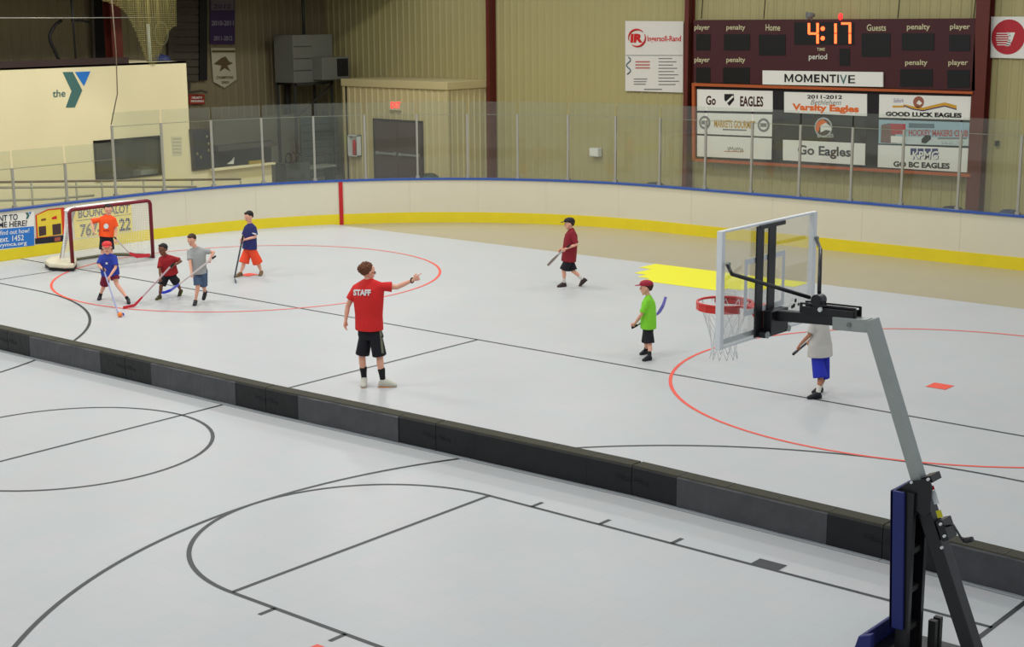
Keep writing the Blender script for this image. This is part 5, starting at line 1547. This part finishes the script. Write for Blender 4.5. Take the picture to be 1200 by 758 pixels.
# dark red shirt
t, J, vh, so, sho, vec = person('boy in dark red shirt running left with red-bladed stick', .70, SK2,
    feet=[('g', (187.5, 350.5), (182, 352.3)), ('a', (211.7, 340.5, .25), (209.5, 347.5, .2))],
    knees=[(188.6, 335.5, -.05), (207.5, 331.5, .1)], hips=(198, 323, .0), neck=(194.5, 300.5, -.05),
    sh=[(188.3, 303.5, .05), (204.5, 303, -.1)], elb=[(187.3, 315.5, -.08), (212, 306, -.15)], wr=[(187.8, 325.5, -.2), (203, 311.5, -.24)],
    head=(190.6, 292.3, -.08), H=.225, hf=(-.75, -.65, -.15), hair=H_BK, shirt=C_DRD, hem=(199.5, 321, 0, .165), shorts=C_BLK,
    shorts_t=(.85, .85), shoe=mat('yellow_black_shoe', (66, 62, 40), .6, var=.6, scale=14), sole=mat('yellow_sole', (196, 196, 80), .6), socks=None, sleeve=(.85, .75), leg_r=.115, slv_r=.08,
    hands=[dict(c=(1.1, 1.2, 1.2, 1.2), t=(-.5, 0, -.8), n=(0, 1, 0)), dict(c=(1.1, 1.2, 1.2, 1.2), t=(-.5, 0, -.8), n=(0, 1, 0))])
tp = J(203.5, 308.5, -.26); hl = PZ(157.6, 357.8, .03)
bx = PZ(144.3, 360.3, .03); md0 = tp.lerp(hl, .8)
stick('long pinkish hockey stick with red blade held by the boy in dark red', J, tp, md0, [hl, bx], mat('pink_grey_shaft', (186, 160, 164), .4), mat('red_blade', (196, 44, 56), .5), .1)

# grey shirt
t, J, vh, so, sho, vec = person('boy in heather grey shirt and denim shorts leaning over his stick', .78, SK1,
    feet=[('g', (229.3, 357), (226.5, 360)), ('a', (240.5, 342, .25), (238.5, 350.5, .2))],
    knees=[(232, 334, -.05), (238.3, 334.5, .08)], hips=(234.5, 316, 0), neck=(229.5, 291.5, -.05),
    sh=[(222, 295, .0), (239.5, 294, -.08)], elb=[(223, 308.5, -.12), (250.3, 295.5, -.05)], wr=[(224.4, 319.5, -.22), (246.3, 303, -.14)],
    head=(224.5, 281.3, -.1), H=.225, hf=(-.5, -.8, -.35), hu=(-.1, -.25, 1), hair=H_DB, shirt=C_HGR, hem=(233.7, 320, 0, .15), shorts=C_DEN,
    shorts_t=(1.0, 1.0), shoe=SH_BK, sole=SO_WH, socks=None, sleeve=(.7, .6), leg_r=.1, slv_r=.07,
    hands=[dict(c=(1.1, 1.2, 1.2, 1.2), t=(-.5, 0, -.5), n=(0, 1, 0)), dict(c=(1.1, 1.2, 1.2, 1.2), t=(.7, 0, .5), n=(0, 1, 0))])
tp = J(252.5, 300, -.16); b1 = J(210, 333, -.35)
stick('hockey stick with bright blue blade held by the boy in heather grey', J, tp, b1, [PZ(199.7, 340.2, .08), PZ(193, 342.6, .05), PZ(186, 342.8, .05)], mat('pale_shaft', (196, 186, 182), .4), mat('bright_blue_blade', (58, 74, 214), .5), .08)

# navy shirt
t, J, vh, so, sho, vec = person('boy in navy shirt and orange shorts standing with feet apart', .78, SK1,
    feet=[('g', (282, 324), (275, 325.3)), ('g', (306.5, 322.3), (303.5, 324.6))],
    knees=[(285.5, 309), (302.5, 309)], hips=(293, 291, 0), neck=(293.5, 263.5, 0),
    sh=[(288.5, 267, .08), (298, 267, -.1)], elb=[(286, 277, .05), (299.3, 277.5, -.13)], wr=[(284, 283, -.12), (286, 281, -.2)],
    head=(291.5, 254, -.03), H=.235, hf=(-.8, -.5, -.3), hair=H_BK, shirt=C_NVY, hem=(292.5, 291.5, 0, .17), shorts=C_OSH,
    shorts_t=(.95, .95), shoe=SH_BR, sole=SO_WH, socks=None, sleeve=(.85, .8), leg_r=.13, slv_r=.075,
    hands=[dict(c=(1.1, 1.2, 1.2, 1.2), t=(.1, 0, 1), n=(0, 1, 0)), dict(c=(1.1, 1.2, 1.2, 1.2), t=(.1, 0, 1), n=(0, 1, 0))])
hl = PZ(274.8, 325.5, .05)
stick('dark hockey stick held upright by the boy in navy', J, J(284.8, 276, -.22), hl, [PZ(275.5, 328.5, .03), PZ(276.6, 330.5, .03)], mat('dark_shaft', (60, 64, 70), .4), mat('teal_blade', (40, 66, 76), .5), .1)
decal(so, lambda x, y: J(x, y, -.6), [[(283.8 + k * .2, 267 + k * 3), (288, 267 + k * 3), (288, 269 + k * 3), (283.8 + k * .2, 269 + k * 3)] for k in range(2)], mat('orange_grey_print', (150, 120, 130), .7), t, 'shirt_print', vh)
decal(so, lambda x, y: J(x, y, -.6), [[(295.6 + k * .6, 272.5 + k * .14), (296.2 + k * .6, 272.64 + k * .14), (296.2 + k * .6, 274.1 + k * .14), (295.6 + k * .6, 273.96 + k * .14)] for k in range(9)], M_WPLAS, t, 'sleeve_stripe', vh)

# goalie
t, J, vh, so, sho, vec = person('goalkeeper in orange shirt and black shorts standing in the goal mouth', .76, SK1,
    feet=[('g', (120.5, 315), (118, 318)), ('g', (130.5, 314.5), (131.5, 318))],
    knees=[(120.5, 297), (130, 297)], hips=(124.8, 277, 0), neck=(126, 253, 0),
    sh=[(117.5, 257, 0), (133.8, 257, 0)], elb=[(107, 259.5, -.05), (136, 269, 0)], wr=[(110, 270.5, -.15), (135.3, 280.5, -.12)],
    head=(126.8, 245.8, 0), H=.235, hf=(.1, -.95, -.2), hair=H_BK, shirt=C_ORG, hem=(124.5, 277, 0, .155), shorts=C_BLK,
    shorts_t=(.75, .75), shoe=SH_BK, sole=SO_WH, socks=S_WH, sleeve=(.95, .7), leg_r=.11, slv_r=.085,
    hands=[dict(c=(.8, .8, .8, .8)), dict(c=(1.1, 1.2, 1.2, 1.2), t=(.6, 0, -.6), n=(0, 1, 0))])
decal(so, lambda x, y: J(x, y, -.8), [[(124.4 + 2.9 * math.cos(a * PI / 7), 265 + 3.1 * math.sin(a * PI / 7)) for a in range(14)]], M_WPLAS, t, 'white_emblem', vh)
decal(so, lambda x, y: J(x, y, -.81), [[(121 + k * 1.2, 269.6), (121.8 + k * 1.2, 269.6), (121.8 + k * 1.2, 270.9), (121 + k * 1.2, 270.9)] for k in range(6)], C_DRD, t, 'emblem_band', vh)
tp = J(134.3, 278, -.18); hl = PZ(151.3, 296.5, .22)
stick('hockey stick with red goal blade held by the goalkeeper', J, tp, hl, [PZ(160.5, 300, .12), PZ(175.5, 299, .1)], mat('pale_shaft', (196, 186, 182)), mat('red_blade', (196, 44, 56)), .1, w=.02, bw=1.7)

# ================================================================== LIGHT
wd = bpy.data.worlds.new('world'); SC.world = wd; wd.use_nodes = True
bg = wd.node_tree.nodes['Background']; bg.inputs[0].default_value = (.86, .92, 1.0, 1); bg.inputs[1].default_value = .55
for X, en in ((-23.5, 280), (-17, 205), (-10, 160), (-3, 120)):
    for Y in (-3, 4, 11, 17.5):
        ld = bpy.data.lights.new('lamp', 'AREA'); ld.shape = 'DISK'; ld.size = 1.0; ld.energy = en; ld.color = (1.0, .97, .9)
        lo = bpy.data.objects.new('ceiling_lamp', ld); COL.objects.link(lo); lo.location = (X, Y, 8.6)
SC.view_settings.view_transform = 'Standard'; SC.view_settings.look = 'None'; SC.view_settings.gamma = 1; SC.view_settings.exposure = 0
SC.view_settings.use_curve_mapping = False
SC.cycles.use_denoising = True
SC.cycles.transparent_max_bounces = 16
SC.cycles.max_bounces = 6
